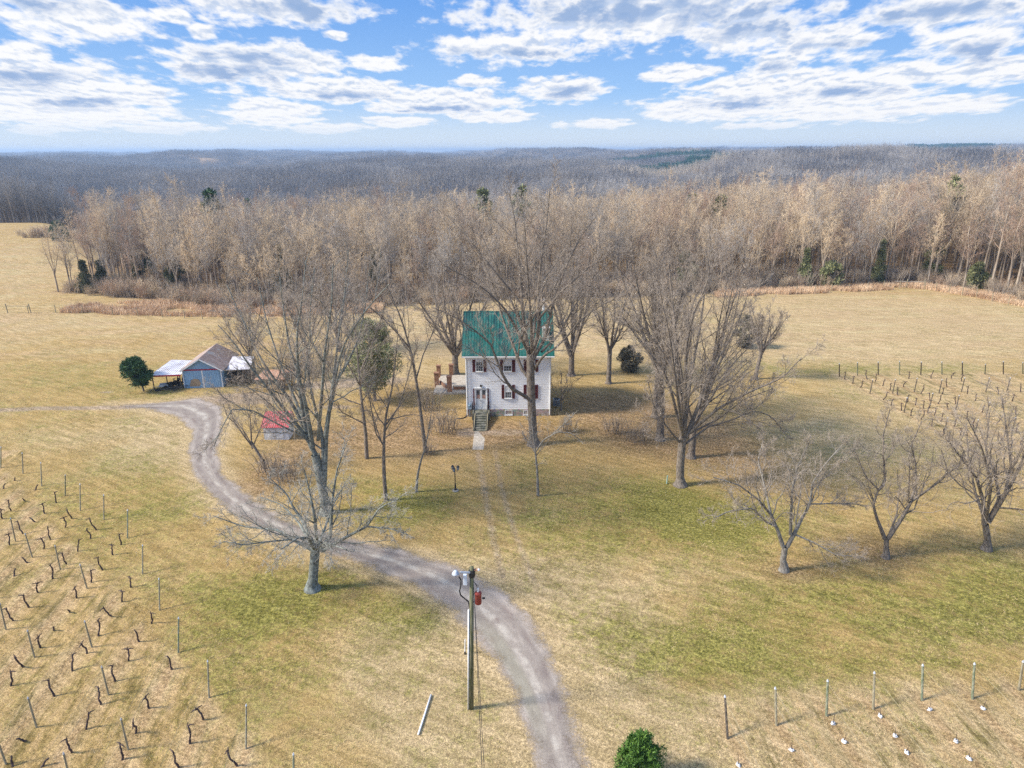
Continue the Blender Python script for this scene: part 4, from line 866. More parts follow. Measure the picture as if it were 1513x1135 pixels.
for a, c in ((357, 411), (489, 522)): window(rx(a), rx(c), zz_(818)+.0, zz_(783), shutters=False, cols=1, rows=1)
for yy in (1.6, 5.2):
    for z0 in (zf+.95, zf+3.9): window(yy, yy+.85, z0, z0+1.35, shutters=False, face='r'); window(yy, yy+.85, z0, z0+1.35, shutters=False, face='l')
window(-.42, .42, ze+.5, ze+1.6, shutters=False, face='r') if False else None
for xx in (-3, -.4, 2.2):
    for z0 in (zf+.95, zf+3.9): window(xx, xx+.85, z0, z0+1.35, shutters=False, face='b')
# double door
dx0, dx1, dz1 = rx(150), rx(229), zz_(634); dz0 = zf-.02; dm = (dx0+dx1)/2
fr = MB().box(dx0-.09, dx0, -.10, .02, dz0, dz1+.1).box(dx1, dx1+.09, -.10, .02, dz0, dz1+.1).box(dx0, dx1, -.10, .02, dz1, dz1+.1).build('door_frame', M['white'], house)
for a, c, hs in ((dx0, dm-.01, 1), (dm+.01, dx1, -1)):
    zm1 = dz0+(dz1-dz0)*.52
    d_ = MB().box(a, c, -.05, .02, dz0, dz0+.2).box(a, a+.11, -.05, .02, dz0+.2, dz1).box(c-.11, c, -.05, .02, dz0+.2, dz1).box(a+.11, c-.11, -.05, .02, dz1-.16, dz1).box(a+.11, c-.11, -.05, .02, zm1-.1, zm1).box(a+.11, c-.11, -.035, .02, dz0+.2, zm1-.1)
    d_ = d_.build('door', M['white'], house)
    zq = (zm1+dz1-.16)/2
    MB().box(a+.11, c-.11, -.034, .0, zm1, dz1-.16).build('pane', M['glass'], d_)
    MB().box(a+.13, c-.13, -.040, -.034, zm1+.02, zq-.06).build('curtain', mat('rust_curtain', (.36, .19, .14), (.5, .3, .24), 6), d_)
    MB().lathe([(.0, 0), (.03, .01), (.035, .04), (.0, .06)], (0, 0, 0)).build('handle', M['iron'], d_, loc=(c-.05 if hs > 0 else a+.05, -.09, dz0+1.0))
for a, c in ((rx(134), dx0-.095), (dx1+.095, rx(244))): MB().box(a, c, -.07, -.02, dz0+.1, dz1).build('shutter', M['shutter'], house)
MB().box(dm-.07, dm+.07, -.2, -.03, dz1+.2, dz1+.42).box(dm-.1, dm+.1, -.22, -.03, dz1+.42, dz1+.46).build('wall_lantern', M['iron'], house)
# porch landing, steps, rails
px0, px1 = rx(126), rx(250); ld = 1.25
pc_ = MB().box(px0, px1, -ld, -.07, -.3, zf-.03).build('porch', M['mossy'], house)
sx0, sx1 = rx(152), rx(229); ns_ = 7; yb = gp(697, 638)[1]-Y0; run = (-ld-yb)/ns_
st = MB()
for i in range(ns_): st.box(sx0, sx1, -ld-(i+1)*run, -ld-i*run-.002, -.3, (zf-.03)*(1-(i+1)/(ns_+1)))
st.build('step', M['mossy'], pc_)
MB().slab([(sx0-.17, -ld-.002, zf+.02), (sx0-.17, yb, .18), (sx0-.005, yb, .18), (sx0-.005, -ld-.002, zf+.02)], .28).slab([(sx1+.005, -ld-.002, zf+.02), (sx1+.005, yb, .18), (sx1+.17, yb, .18), (sx1+.17, -ld-.002, zf+.02)], .28).build('string_wall', M['wood_grey'], pc_)
rl = MB()
for x in (px0+.05, px1-.05):
    rl.bar((x, -ld+.05, zf), (x, -ld+.05, zf+.95), .025); rl.bar((x, -.15, zf), (x, -.15, zf+.95), .025); rl.bar((x, -ld+.05, zf+.92), (x, -.12, zf+.92), .022); rl.bar((x, -ld+.05, zf+.12), (x, -.12, zf+.12), .015)
    for j in range(1, 8): y = -ld+.05+(ld-.2)*j/8; rl.bar((x, y, zf+.12), (x, y, zf+.92), .011, n=5)
for x in (sx0-.09, sx1+.09):
    rl.bar((x, -ld, zf), (x, -ld, zf+.95), .025); rl.bar((x, yb+.05, .1), (x, yb+.05, .98), .025); rl.bar((x, -ld, zf+.92), (x, yb+.05, .95), .022); rl.bar((x, -ld, zf+.2), (x, yb+.05, .25), .013)
    for j in range(1, 6): y = -ld+(yb+.05+ld)*j/6; z = zf+(.1-zf)*j/6; rl.bar((x, y, z+.1), (x, y, z+.93), .010, n=5)
rl.build('railing', M['iron'], pc_)
mx_ = rx(107); MB().box(mx_-.16, mx_+.16, -.2, -.03, zz_(775), zz_(738)).lathe([(.1, 0), (.1, .1), (.07, .14)], (mx_, -.25, zz_(752)-.0)).bar((mx_, -.1, zz_(775)), (mx_, -.1, -.1), .03).build('electric_meter', mat('meter_blue', (.22, .32, .40), (.32, .42, .5), 5, .5), house)
MB().bar((-HW+.05, -.12, ze-.35), (-HW+.05, -.12, .25), .045).bar((-HW+.05, -.12, ze-.35), (-HW-.1, -oe-.03, ze-sl*oe-.03), .045).bar((HW-.05, -.12, ze-.35), (HW-.05, -.12, .25), .045).bar((HW-.05, -.12, ze-.35), (HW+.1, -oe-.03, ze-sl*oe-.03), .045).build('downspout', M['white'], house)
dp = [gp(*p) for p in ((689.5, 613), (688, 617), (684, 619), (679, 619.5), (675, 619))]
hs = MB(); hs.path([(p[0], p[1], .07) for p in dp], .06, 8); tag(hs.build('drain_hose', M['black'], smooth=True), 'black corrugated drain hose lying at the left foot of the house', 'hose')
# paved things in front of and beside the house
pt = [gp(*p) for p in ((724, 616), (815, 616), (815, 630), (788, 629), (758, 626), (742, 628), (728, 638), (722, 638))]
def pavement(name, pts, z, m, lab=None):
    mb = MB(); n = len(pts); mb.add([(p[0], p[1], -.3) for p in pts]+[(p[0], p[1], z) for p in pts], [tuple(range(n, 2*n))]+[(i, (i+1) % n, n+(i+1) % n, n+i) for i in range(n)])
    o = mb.build(name, m); return tag(o, kind='structure')
pavement('patio', pt[::-1], .06, M['concrete'])
pavement('walkway', [gp(*p) for p in ((698, 665), (714.5, 665), (716, 651), (717, 637), (701.5, 637), (699.5, 650))], .05, M['paleslab'])
pb = [gp(*p) for p in ((640, 583), (688, 583), (689, 557), (652, 556))]
pavement('terrace', pb, .25, M['paleslab'])
bp = empty('brick_terrace_wall', tuple(gp(666, 583)), label='low brown brick wall with four square pillars left of the white house', cat='wall')
bo = gp(666, 583)
def lp(px, py): p = gp(px, py); return p[0]-bo[0], p[1]-bo[1]
for (px, py, hh, w_) in ((645.5, 571, 1.75, .26), (664.5, 581, 2.1, .28), (648.5, 557, 1.5, .25), (667, 556, 1.55, .26)):
    x, y = lp(px, py); MB().box(x-w_, x+w_, y-w_, y+w_, -.2, hh).build('pillar', M['brick'], bp); MB().box(x-w_-.06, x+w_+.06, y-w_-.06, y+w_+.06, hh, hh+.1).build('coping', M['brick'], bp)
a, c = lp(667, 578), lp(688, 578); MB().box(a[0]+.25, c[0]+.1, a[1]-.15, a[1]+.1, -.2, .62).build('low_wall', M['brick'], bp)
MB().box(a[0]+.2, c[0]+.1, a[1]-.2, a[1]+.15, .62, .72).build('coping', M['paleslab'], bp)
a, c = lp(649, 569), lp(662, 580); MB().slab([(a[0], a[1], .62), (c[0], c[1], .62), (c[0]+.2, c[1], .62), (a[0]+.2, a[1], .62)], .7).build('low_wall', M['brick'], bp)
ao = gp(822, 600); ac = empty('air_conditioner', tuple(ao), label='grey outdoor air conditioner unit beside the right wall of the house', cat='air conditioner')
MB().box(-.42, .42, -.42, .42, 0, .08).build('base', M['concrete'], ac)
mb = MB().box(-.38, .38, -.38, .38, .08, .16).box(-.38, .38, -.38, .38, .78, .88)
for i in range(14):
    for s in (-1, 1): q = -.36+.72*i/13; mb.box(q-.012, q+.012, s*.37-.01, s*.37+.01, .16, .78); mb.box(s*.37-.01, s*.37+.01, q-.012, q+.012, .16, .78)
mb.build('cabinet', M['acgrey'], ac); MB().box(-.34, .34, -.34, .34, .12, .78).build('coil', M['black'], ac)
MB().lathe([(.30, .88), (.31, .93), (.28, .95), (.05, .96)], n=20).build('fan_grille', M['black'], ac)

# ------------------------------------------------------------------ red-roofed shed
so_ = gp(409, 649); sh = empty('small_shed', tuple(so_), .03, label='tiny white-walled shed with a faded red metal roof near the drive', cat='shed')
M['redroof'] = mat('faded_red_roof', (.50, .05, .06), (.62, .26, .26), 3, .6, stretch=(4, 1, 1), lo=.4, hi=.7)
M['oldwhite'] = mat('peeling_white_boards', (.55, .55, .54), (.84, .84, .84), 4, .9, .3, stretch=(5, 5, 1.2))
MB().box(-1.25, 1.25, 0, 2.0, -.1, 1.45).add([(-1.25, 0, 1.45), (1.25, 0, 1.45), (1.25, 2.0, 1.45), (-1.25, 2.0, 1.45), (-1.25, 1.6, 2.35), (1.25, 1.6, 2.35)], [(0, 1, 5, 4), (0, 4, 3), (1, 2, 5), (2, 3, 4, 5)]).build('wall', M['oldwhite'], sh)
r_ = MB().slab([(-1.42, 1.62, 2.46), (-1.42, -.28, 1.40), (1.42, -.28, 1.40), (1.42, 1.62, 2.46)], .06).slab([(1.42, 1.625, 2.455), (1.42, 2.25, 1.6), (-1.42, 2.25, 1.6), (-1.42, 1.625, 2.455)], .06)
for i in range(15): x = -1.4+2.8*i/14; r_.slab([(x-.015, 1.6, 2.478), (x-.015, -.27, 1.435), (x+.015, -.27, 1.435), (x+.015, 1.6, 2.478)], .03)
r_.build('roof', M['redroof'], sh)
dd_ = MB()
for q in ((-.75, -.05), (.05, .75)): dd_.box(q[0], q[1], -.04, -.003, .15, 1.05)
dd_.box(-.9, .9, -.05, -.003, 1.08, 1.14).build('hatch', M['white'], sh)

# ------------------------------------------------------------------ the blue barn and its lean-tos
M['blue'] = mat('worn_blue_boards', (.17, .31, .46), (.36, .52, .66), 5, .85, .3, stretch=(7, 7, .6), lo=.3, hi=.7)
def rust_extra(T, v, c):
    n = T.noise(T.vm('MULTIPLY', v, (.7, 1, 1)), .9, 4, .6); return T.mix(T.ss(n, .52, .66, 0, .7), c, (.42, .40, .37))
M['rust'] = mat('rusty_tin', (.26, .17, .13), (.42, .32, .27), 2.2, .75, stretch=(1, 4, 1), extra=rust_extra)
M['tin'] = mat('pale_tin', (.52, .48, .49), (.74, .74, .78), 1.5, .45, stretch=(1, 3, 1))
M['orange'] = mat('orange_rust_tin', (.34, .16, .09), (.50, .30, .2), 2, .7, stretch=(3, 1, 1))
M['redtrim'] = mat('red_trim', (.42, .03, .05), (.32, .03, .04), 5, .6)
bo_ = gp(272.6, 574.4); fe = gp(330, 570.5); ang = math.atan2(fe[1]-bo_[1], fe[0]-bo_[0])*.45; BWd = 4.75; BD = 6.5
bn_ = empty('barn', tuple(bo_), ang, label='small barn with worn blue board front, red trim and rusty tin roof', cat='barn')
eh, ah = 2.45, 3.85; mid = BWd/2
w_ = MB().box(0, BWd, 0, .12, -.2, eh).box(0, .12, .12, BD, -.2, eh).box(BWd-.12, BWd, .12, BD, -.2, eh).box(.12, BWd-.12, BD-.12, BD, -.2, eh)
for y0, y1 in ((0, .12), (BD-.12, BD)): w_.add([(0, y0, eh), (BWd, y0, eh), (mid, y0, ah), (0, y1, eh), (BWd, y1, eh), (mid, y1, ah)], [(0, 1, 2), (5, 4, 3), (0, 2, 5, 3), (1, 4, 5, 2)])
for i in range(32): x = .07+i*BWd/32.4; hh = eh+(ah-eh)*(1-abs(x-mid)/mid); w_.box(x, x+.03, -.018, -.001, 0, hh-.08)
w_.build('wall', M['blue'], bn_)
MB().box(.12, BWd-.12, -.05, -.02, eh-.12, eh+.03).build('trim', M['redtrim'], bn_)
for a, c in ((.35, mid-.05), (mid+.13, BWd-.3)):
    d_ = MB().box(a, c, -.06, -.02, .05, eh-.15)
    for i in range(9): x = a+(c-a)*(i+.5)/9; d_.box(x-.012, x+.012, -.075, -.06, .07, eh-.17)
    d_ = d_.build('barn_door', M['blue'], bn_)
    if a < 1: MB().add([(a+.35, -.08, .3), (a+1.5, -.08, .25), (a+1.75, -.08, .6), (a+1.6, -.08, 1.15), (a+1.1, -.08, 1.3), (a+.6, -.08, 1.1), (a+.35, -.076, .3), (a+1.5, -.076, .25), (a+1.75, -.076, .6), (a+1.6, -.076, 1.15), (a+1.1, -.076, 1.3), (a+.6, -.076, 1.1)], [(0, 1, 2, 3, 4, 5), (11, 10, 9, 8, 7, 6)]+[(i, (i+6), (i+1) % 6+6, (i+1) % 6) for i in range(6)]).build('bare_board_patch', mat('bare_boards', (.30, .22, .14), (.40, .30, .2), 4, .9, stretch=(6, 6, .6)), d_)
MB().box(.02, .13, -.07, -.02, 0, eh-.13).box(mid-.04, mid+.12, -.065, -.02, .0, eh-.13).box(BWd-.13, BWd-.02, -.07, -.02, 0, eh-.2).build('door_trim', M['white'], bn_)
rs = (ah-eh)/mid; rr_ = MB(); o_ = .35
rr_.slab([(mid, -.4, ah+.08), (-o_*.4, -.4, eh-rs*o_*.4+.08), (-o_*.4, BD+.3, eh-rs*o_*.4+.08), (mid, BD+.3, ah+.08)][::-1], .05)
rr_.slab([(mid, -.4, ah+.08), (BWd+o_, -.4, eh-rs*o_+.08), (BWd+o_, BD+.3, eh-rs*o_+.08), (mid, BD+.3, ah+.08)], .05)
for i in range(22):
    y = -.35+i*(BD+.6)/21.5; rr_.slab([(mid, y, ah+.1), (BWd+o_, y, eh-rs*o_+.1), (BWd+o_, y+.05, eh-rs*o_+.1), (mid, y+.05, ah+.1)], .03)
rr_.build('roof', M['rust'], bn_)
MB().slab([(mid, -.43, ah+.07), (-.1, -.43, eh-.05), (-.1, -.4, eh-.05), (mid, -.4, ah+.07)][::-1], .14).slab([(mid, -.43, ah+.07), (BWd+.3, -.43, eh-.12), (BWd+.3, -.4, eh-.12), (mid, -.4, ah+.07)], .14).build('bargeboard', M['white'], bn_)
# left open lean-to
lf = [(-3.75, -.35, 1.95), (-.03, -.35, 1.98), (-.06, 3.9, 2.5), (-2.6, 4.1, 2.62)]
l_ = MB().slab(lf, .05)
for i in range(13):
    t = i/12; a = np.array(lf[0])*(1-t)+np.array(lf[1])*t; c = np.array(lf[3])*(1-t)+np.array(lf[2])*t; l_.slab([(a[0], a[1], a[2]+.02), (a[0]+.05, a[1], a[2]+.02), (c[0]+.05, c[1], c[2]+.02), (c[0], c[1], c[2]+.02)], .03)
l_.build('lean_to_roof', M['tin'], bn_)
MB().box(-3.78, -.04, -.41, -.36, 1.78, 1.96).build('lean_to_trim', M['redtrim'], bn_)
for x, y, z in ((-3.5, -.2, 1.9), (-2.75, 2.0, 2.2), (-2.1, 3.8, 2.5), (-.25, -.2, 1.9)): MB().bar((x, y, -.2), (x, y, z), .07, n=6).build('post', M['wood_dark'], bn_)
# right lean-to
MB().slab([(BWd+.25, .7, 2.02), (BWd+3.1, .9, 2.0), (BWd+3.0, 4.2, 2.75), (BWd+.25, 4.2, 2.78)], .05).build('lean_to_roof', M['tin'], bn_)
MB().box(BWd+.0, BWd+3.0, 4.0, 4.1, -.1, 2.6).box(BWd+2.9, BWd+3.0, 1.0, 4.0, -.1, 2.05).build('lean_to_wall', M['wood_dark'], bn_)
for x in (BWd+.4, BWd+1.7, BWd+2.95): MB().bar((x, .8, -.2), (x, .85, 2.0), .06, n=6).build('post', M['wood_dark'], bn_)
# things stored under and beside the lean-to
def tyre_mesh(R0=.36, r=.11): 
    mb = MB(); n = 22; prof = [(R0-r*1.1, -r*.9), (R0+r*.2, -r), (R0+r, -r*.7), (R0+r*1.05, 0), (R0+r, r*.7), (R0+r*.2, r), (R0-r*1.1, r*.9)]
    vs = [(p*math.cos(2*math.pi*i/n), p*math.sin(2*math.pi*i/n), z) for p, z in prof for i in range(n)]; k = len(prof)
    return mb.add(vs, [(j*n+i, j*n+(i+1) % n, ((j+1) % k)*n+(i+1) % n, ((j+1) % k)*n+i) for j in range(k) for i in range(n)])
def bw(x, y, z=0): c, s = math.cos(ang), math.sin(ang); return (bo_[0]+x*c-y*s, bo_[1]+x*s+y*c, z)
def tyre(label, loc, rot, R0=.36, r=.11):
    o = tyre_mesh(R0, r).build('tyre', M['black'], None, True); o.location = loc; o.rotation_euler = rot; tag(o, label, 'tyre', 'old tyres at the barn'); return o
tyre('old black tyre leaning on the barn wall under the left lean-to', bw(-.22, 1.0, .95), (0, R_(90), ang), .42, .15)
tyre('black tyre lying flat on the grass by the lean-to corner post', bw(-2.9, -.55, .10), (0, 0, 0), .28, .1)
mo = empty('ride_on_mower', bw(-1.5, .9), ang+2.6, label='dark ride-on mower parked under the left lean-to of the barn', cat='mower')
MB().box(-.35, .35, .1, .85, .3, .72).box(-.28, .28, .85, .98, .34, .66).build('bonnet', M['black'], mo, bevel=.05)
MB().box(-.42, .42, -.75, .1, .28, .42).box(-.4, -.22, -.75, -.3, .42, .6).box(.22, .4, -.75, -.3, .42, .6).build('chassis', M['iron'], mo, bevel=.03)
MB().box(-.22, .22, -.65, -.25, .58, .68).box(-.22, .22, -.72, -.64, .66, 1.0).build('seat', M['black'], mo, bevel=.03)
MB().bar((0, .1, .6), (0, -.1, 1.0), .025).lathe([(.17, 0), (.18, .02), (.17, .04)], (0, -.1, .99)).build('steering_wheel', M['iron'], mo)
for x, y, q in ((-.42, .65, .17), (.42, .65, .17), (-.46, -.5, .25), (.46, -.5, .25)):
    o = tyre_mesh(q, .08).build('wheel', M['black'], mo, True, loc=(x, y, q+.08)); o.rotation_euler = (0, R_(90), 0)
to = empty('utility_trailer', bw(-2.35, .35), ang+.25, label='low pale trailer loaded with scrap boards under the left lean-to', cat='trailer')
MB().box(-.7, .7, -.45, .45, .38, .44).box(-.7, .7, -.45, -.41, .44, .62).box(-.7, .7, .41, .45, .44, .62).build('bed', M['metal'], to)
MB().bar((-.7, 0, .4), (-1.4, 0, .3), .03).build('drawbar', M['metal'], to)
for s in (-1, 1): o = tyre_mesh(.2, .07).build('wheel', M['black'], to, True, loc=(.1, s*.52, .27)); o.rotation_euler = (R_(90), 0, 0)
rgb = random.Random(3)
mb = MB()
for i in range(16):
    a = rgb.uniform(-.5, .5); x, y = rgb.uniform(-.9, .9), rgb.uniform(-.5, .5); L = rgb.uniform(.5, 1.1)
    mb.bar((x-L*math.cos(a), y-L*math.sin(a)*.6, rgb.uniform(.02, .3)), (x+L*math.cos(a), y+L*math.sin(a)*.6, rgb.uniform(.05, .6)), rgb.uniform(.02, .05), n=5)
o = mb.build('scrap_pile', M['wood_dark']); o.location = bw(-1.15, -.35); tag(o, 'heap of dark scrap boards and branches before the lean-to', 'scrap', kind='stuff')
# orange-roofed shelter with the yellow machine
oo = gp(403, 573); og = empty('low_shelter', tuple(oo), -.05, label='low open shelter with orange rusty tin roof right of the barn', cat='shelter')
MB().slab([(-1.7, -1.2, 1.45), (2.0, -1.2, 1.5), (2.3, 1.3, 2.0), (-1.3, 1.3, 1.95)], .06).build('roof', M['orange'], og)
for x, y, z in ((-1.5, -1.0, 1.45), (1.8, -1.0, 1.5), (2.1, 1.2, 1.95), (-1.2, 1.2, 1.9)): MB().bar((x, y, -.1), (x, y, z), .05, n=6).build('post', M['wood_dark'], og)
MB().box(-1.3, 2.1, 1.2, 1.25, 0, 1.8).build('back_wall', M['wood_dark'], og)
yo = gp(425, 571); ym = empty('yellow_loader', tuple(yo), .6, label='small yellow compact loader parked right of the orange-roofed shelter', cat='loader'); M['yellow'] = mat('yellow_paint', (.62, .36, .05), (.5, .28, .05), 4, .5)
MB().box(-.5, .5, -.9, .9, .35, .95).box(-.42, .42, -.9, -.1, .95, 1.15).build('body', M['yellow'], ym, bevel=.06)
MB().box(-.03, .03, -.03, .03, 0, 0).bar((-.4, -.2, .95), (-.4, -.2, 1.8), .04).bar((.4, -.2, .95), (.4, -.2, 1.8), .04).bar((-.4, -.85, .95), (-.4, -.85, 1.8), .04).bar((.4, -.85, .95), (.4, -.85, 1.8), .04).box(-.48, .48, -.95, -.1, 1.8, 1.86).build('canopy', M['iron'], ym)
MB().slab([(-.55, 1.0, .55), (.55, 1.0, .55), (.55, 1.5, .12), (-.55, 1.5, .12)], .06).bar((-.5, .4, .8), (-.5, 1.1, .4), .05).bar((.5, .4, .8), (.5, 1.1, .4), .05).build('bucket', M['yellow'], ym)
for x, y in ((-.58, .5), (.58, .5), (-.58, -.55), (.58, -.55)): o = tyre_mesh(.26, .1).build('wheel', M['black'], ym, True, loc=(x, y, .36)); o.rotation_euler = (0, R_(90), 0)

# ------------------------------------------------------------------ lamp post, utility pole and small things
lo_ = gp(673, 725); lpo = empty('lamp_post', tuple(lo_), .3, label='black garden lamp post with three lantern heads on the front lawn', cat='lamp post')
MB().lathe([(.28, -.05), (.28, .05), (.26, .07)], n=18).build('base', M['concrete'], lpo)
MB().lathe([(.12, .07), (.12, .2), (.08, .26), (.075, .55), (.045, .62), (.04, 1.95), (.06, 1.98), (.035, 2.05)]).build('post', M['iron'], lpo)
for k in range(3):
    a = k*2.094; x, y = .27*math.cos(a), .27*math.sin(a)
    MB().bar((0, 0, 1.9), (x, y, 1.86), .018).bar((x, y, 1.86), (x, y, 1.95), .02).build('arm', M['iron'], lpo)
    h_ = MB().lathe([(.07, 1.95), (.09, 1.98)], (x, y, 0)).lathe([(.14, 2.24), (.09, 2.31), (.02, 2.38)], (x, y, 0))
    for j in range(6): q = j*1.047; h_.bar((x+.085*math.cos(q), y+.085*math.sin(q), 1.98), (x+.125*math.cos(q), y+.125*math.sin(q), 2.24), .010, n=4)
    h_ = h_.build('lantern', M['iron'], lpo)
    MB().lathe([(.075, 1.985), (.11, 2.235)], (x, y, 0), 10).build('lantern_glass', mat('lantern_glass', (.35, .4, .45), (.45, .5, .55), 5, .15), h_)
uo = gp(696, 1047); H_P = gp(697, 838)[1]; 
topz = pp(697, 838, uo[1])[2]
up_ = empty('utility_pole', tuple(uo), label='mossy wooden utility pole with street light and rusty transformer between the lawn and drive', cat='utility pole')
def uq(px, py, dy=0): p = pp(px, py, uo[1]+dy); return (p[0]-uo[0], p[1]-uo[1], p[2])
tp_ = uq(697, 838)
M['polewood'] = mat('mossy_pole', (.085, .095, .04), (.20, .19, .12), 3, .95, .5, stretch=(5, 5, .5))
MB().bar((0, 0, -.3), tp_, .135, .10, 14).build('pole', M['polewood'], up_, True)
cdx = -.2
zc_ = uq(693, 900)[2]; MB().path([(-.15, -.06, .0), (tp_[0]*zc_/tp_[2]-.14, tp_[1]*zc_/tp_[2]-.06, zc_)], .045, 8).build('conduit', M['white'], up_, True)
MB().path([uq(*p) for p in ((694, 898), (692, 889), (687, 885), (681, 880), (679, 874), (681, 864), (681, 857), (678, 852))], .035, 6).build('cable', M['black'], up_, True)
a0, a1 = uq(694, 846, -.1), uq(680, 846, -.35)
MB().bar(a0, a1, .06).build('lamp_arm', M['metal'], up_)
hx_, hy_, hz_ = uq(673, 846, -.45)
l_ = MB().lathe([(.03, .10), (.09, .09), (.11, .04), (.16, -.02), (.19, -.09), (.17, -.10)], (hx_, hy_, hz_), 18).build('street_light', mat('lamp_metal', (.38, .43, .50), (.58, .62, .68), 6, .35), up_, True)
mq = uq(687.5, 856, -.15); MB().box(mq[0]-.09, mq[0]+.09, mq[1]-.1, mq[1]+.1, mq[2]-.3, mq[2]+.28).build('arrester', mat('pale_box', (.6, .68, .78), (.7, .76, .84), 4, .4), up_, bevel=.03)
tq = uq(706.5, 883); tx, ty, tzz = tq
M['rusted'] = mat('rusted_tank', (.20, .03, .025), (.36, .08, .06), 4, .65)
MB().lathe([(.14, -.36), (.165, -.34), (.165, .22), (.18, .23), (.18, .27), (.14, .33), (.06, .36)], (tx, ty, tzz), 20).build('transformer', M['rusted'], up_, True)
MB().lathe([(.04, .34), (.065, .40), (.04, .42), (.065, .46), (.04, .48), (.055, .52), (.02, .58)], (tx, ty-.02, tzz)).build('bushing', M['white'], up_, True)
MB().bar((.1, 0, tzz+.2), (tx-.2, ty, tzz+.2), .03).bar((.1, 0, tzz-.25), (tx-.2, ty, tzz-.25), .03).bar((tx+.2, ty, tzz-.05), (tx+.34, ty, tzz-.03), .05).build('bracket', M['iron'], up_)
iq = uq(698, 842); jq = uq(708, 841)
MB().bar(iq, jq, .025).build('insulator_pin', M['iron'], up_); 
for t in (.45, .7, .88): MB().lathe([(.03, -.06), (.08, -.03), (.085, .02), (.03, .06)], (iq[0]+(jq[0]-iq[0])*t, iq[1], iq[2])).build('insulator', M['orange'] if t < .8 else M['white'], up_, True)
MB().lathe([(.15, -.2), (.17, -.1), (.17, .1), (.15, .2)], (tp_[0], tp_[1], uq(697, 847)[2])).build('band', M['iron'], up_)
MB().path([uq(699, 842), (.30, .05, tzz+.9), (tx, ty, tzz+.66)], .012, 5).path([uq(699, 858), uq(704, 865), uq(706, 872)], .014, 5).build('jumper_wire', M['black'], up_)
w0 = np.array(uq(700, 868)) + uo
for k, (px, dx) in enumerate(((716, 0), (712.5, .1))):
    e0 = pp(px, 1135, 18.3); e0[2] = w0[2]-.55; dirv = (e0-w0); mb = MB(); pts = []
    for i in range(25):
        t = i/24*4.0; p = w0+dirv*t; p[2] = w0[2]-.30*t-(.55-.30)*t*(2-t)*(1 if t < 2 else 0)+(max(0, t-2)**2)*.08; pts.append(tuple(p))
    tag(mb.path(pts, .011, 4).build('service_wire', M['black']), ['thin service wire running from the utility pole toward the viewer, right one of two', 'thin service wire running from the utility pole toward the viewer, left one of two'][k], 'wire', 'service wires at the utility pole')
a, c = gp(637, 1028), gp(618, 1087); tag(MB().bar((a[0], a[1], .07), (c[0], c[1], .07), .05, n=12).build('plastic_pipe', M['white'], smooth=True), 'long white plastic pipe lying in dry grass left of the utility pole', 'pipe')
a = gp(687, 966); mk = empty('marker_post', tuple(a), label='short white marker post just behind the utility pole', cat='post')
MB().bar((0, 0, .15), (.03, 0, 1.0), .03).build('stake', M['white'], mk); MB().bar((0, 0, -.1), (0, 0, .16), .05).build('foot', M['iron'], mk)
a = gp(985, 714.5); tag(MB().bar((a[0], a[1], -.1), (a[0]+.02, a[1], .72), .05).lathe([(.06, .70), (.06, .76)], (a[0]+.02, a[1], 0)).build('marker_stake', mat('green_pipe', (.25, .42, .36), (.35, .5, .44), 5, .5)), 'short pale green stake beside the bole of the huge right-hand tree', 'post')

# ------------------------------------------------------------------ vineyards
def post(label, base, top, m, group, name='vineyard_post', r=.05):
    b_ = np.array(base); t_ = np.array(top)-b_; t_ = t_/np.linalg.norm(t_)*min(2.6, max(1.2, np.linalg.norm(t_)))
    root = empty(name, tuple(b_), label=label, cat='post', group=group)
    MB().bar(tuple(-t_*.1), tuple(t_*.95), r, r*.9, 8).build('shaft', m, root); MB().bar(tuple(t_*.95), tuple(t_), r*1.05, r*.4, 8).build('tip', M['metal'], root); return root
ORD = ['first', 'second', 'third', 'fourth', 'fifth', 'sixth', 'seventh', 'eighth', 'ninth', 'tenth', 'eleventh', 'twelfth', 'thirteenth', 'fourteenth', 'fifteenth']
kz = 400/917
LT = [((3,118),(3,45)),((78,137),(75,65)),((141,177),(138,98)),((221,210),(221,140)),((272,260),(271,170)),((352,292),(351,207)),((432,357),(432,258)),((483,481),(483,377)),((541,605),(538,490)),((604,747),(605,622)),((708,897),(703,768)),((833,1068),(834,917)),((995,1240),(994,1102-20))]
Lend = []
rng2 = random.Random(8)
HP = 2.05
for i, (b0, t0) in enumerate(LT):
    B_ = gp(b0[0]*kz, 640+b0[1]*kz); T_ = gp(t0[0]*kz, 640+t0[1]*kz, HP); Lend.append(B_)
    post('grey-green end post, %s from the back along the edge of the left vineyard' % ORD[i], B_, T_, M['wood_grey'] if i % 3 else M['wood_green'], 'end posts of the left vineyard')
LL = [(52,363),(109,418),(204,460),(295,527),(312,727),(117,760),(20,665),(368,887),(124,996),(434,1070),(-60,330),(-40,560),(240,1190),(20,1120)]
rowc = np.array([p[0]+.09*p[1] for p in Lend])
def rowof(p, rc): return int(np.argmin(abs(rc-(p[0]+.09*p[1]))))
cnt = {}
for (x, y) in sorted(LL, key=lambda q: q[1]):
    p = gp(x*kz, 640+y*kz); r = rowof(p, rowc); cnt[r] = cnt.get(r, 0)+1
    post('thin grey line post %s behind the end post in row %s of the left vineyard' % (ORD[cnt[r]-1], ORD[r]), p, p+np.array([rng2.uniform(-.1, .1), 0, 1.95]), M['wood_grey'], 'line posts of the left vineyard', r=.05)
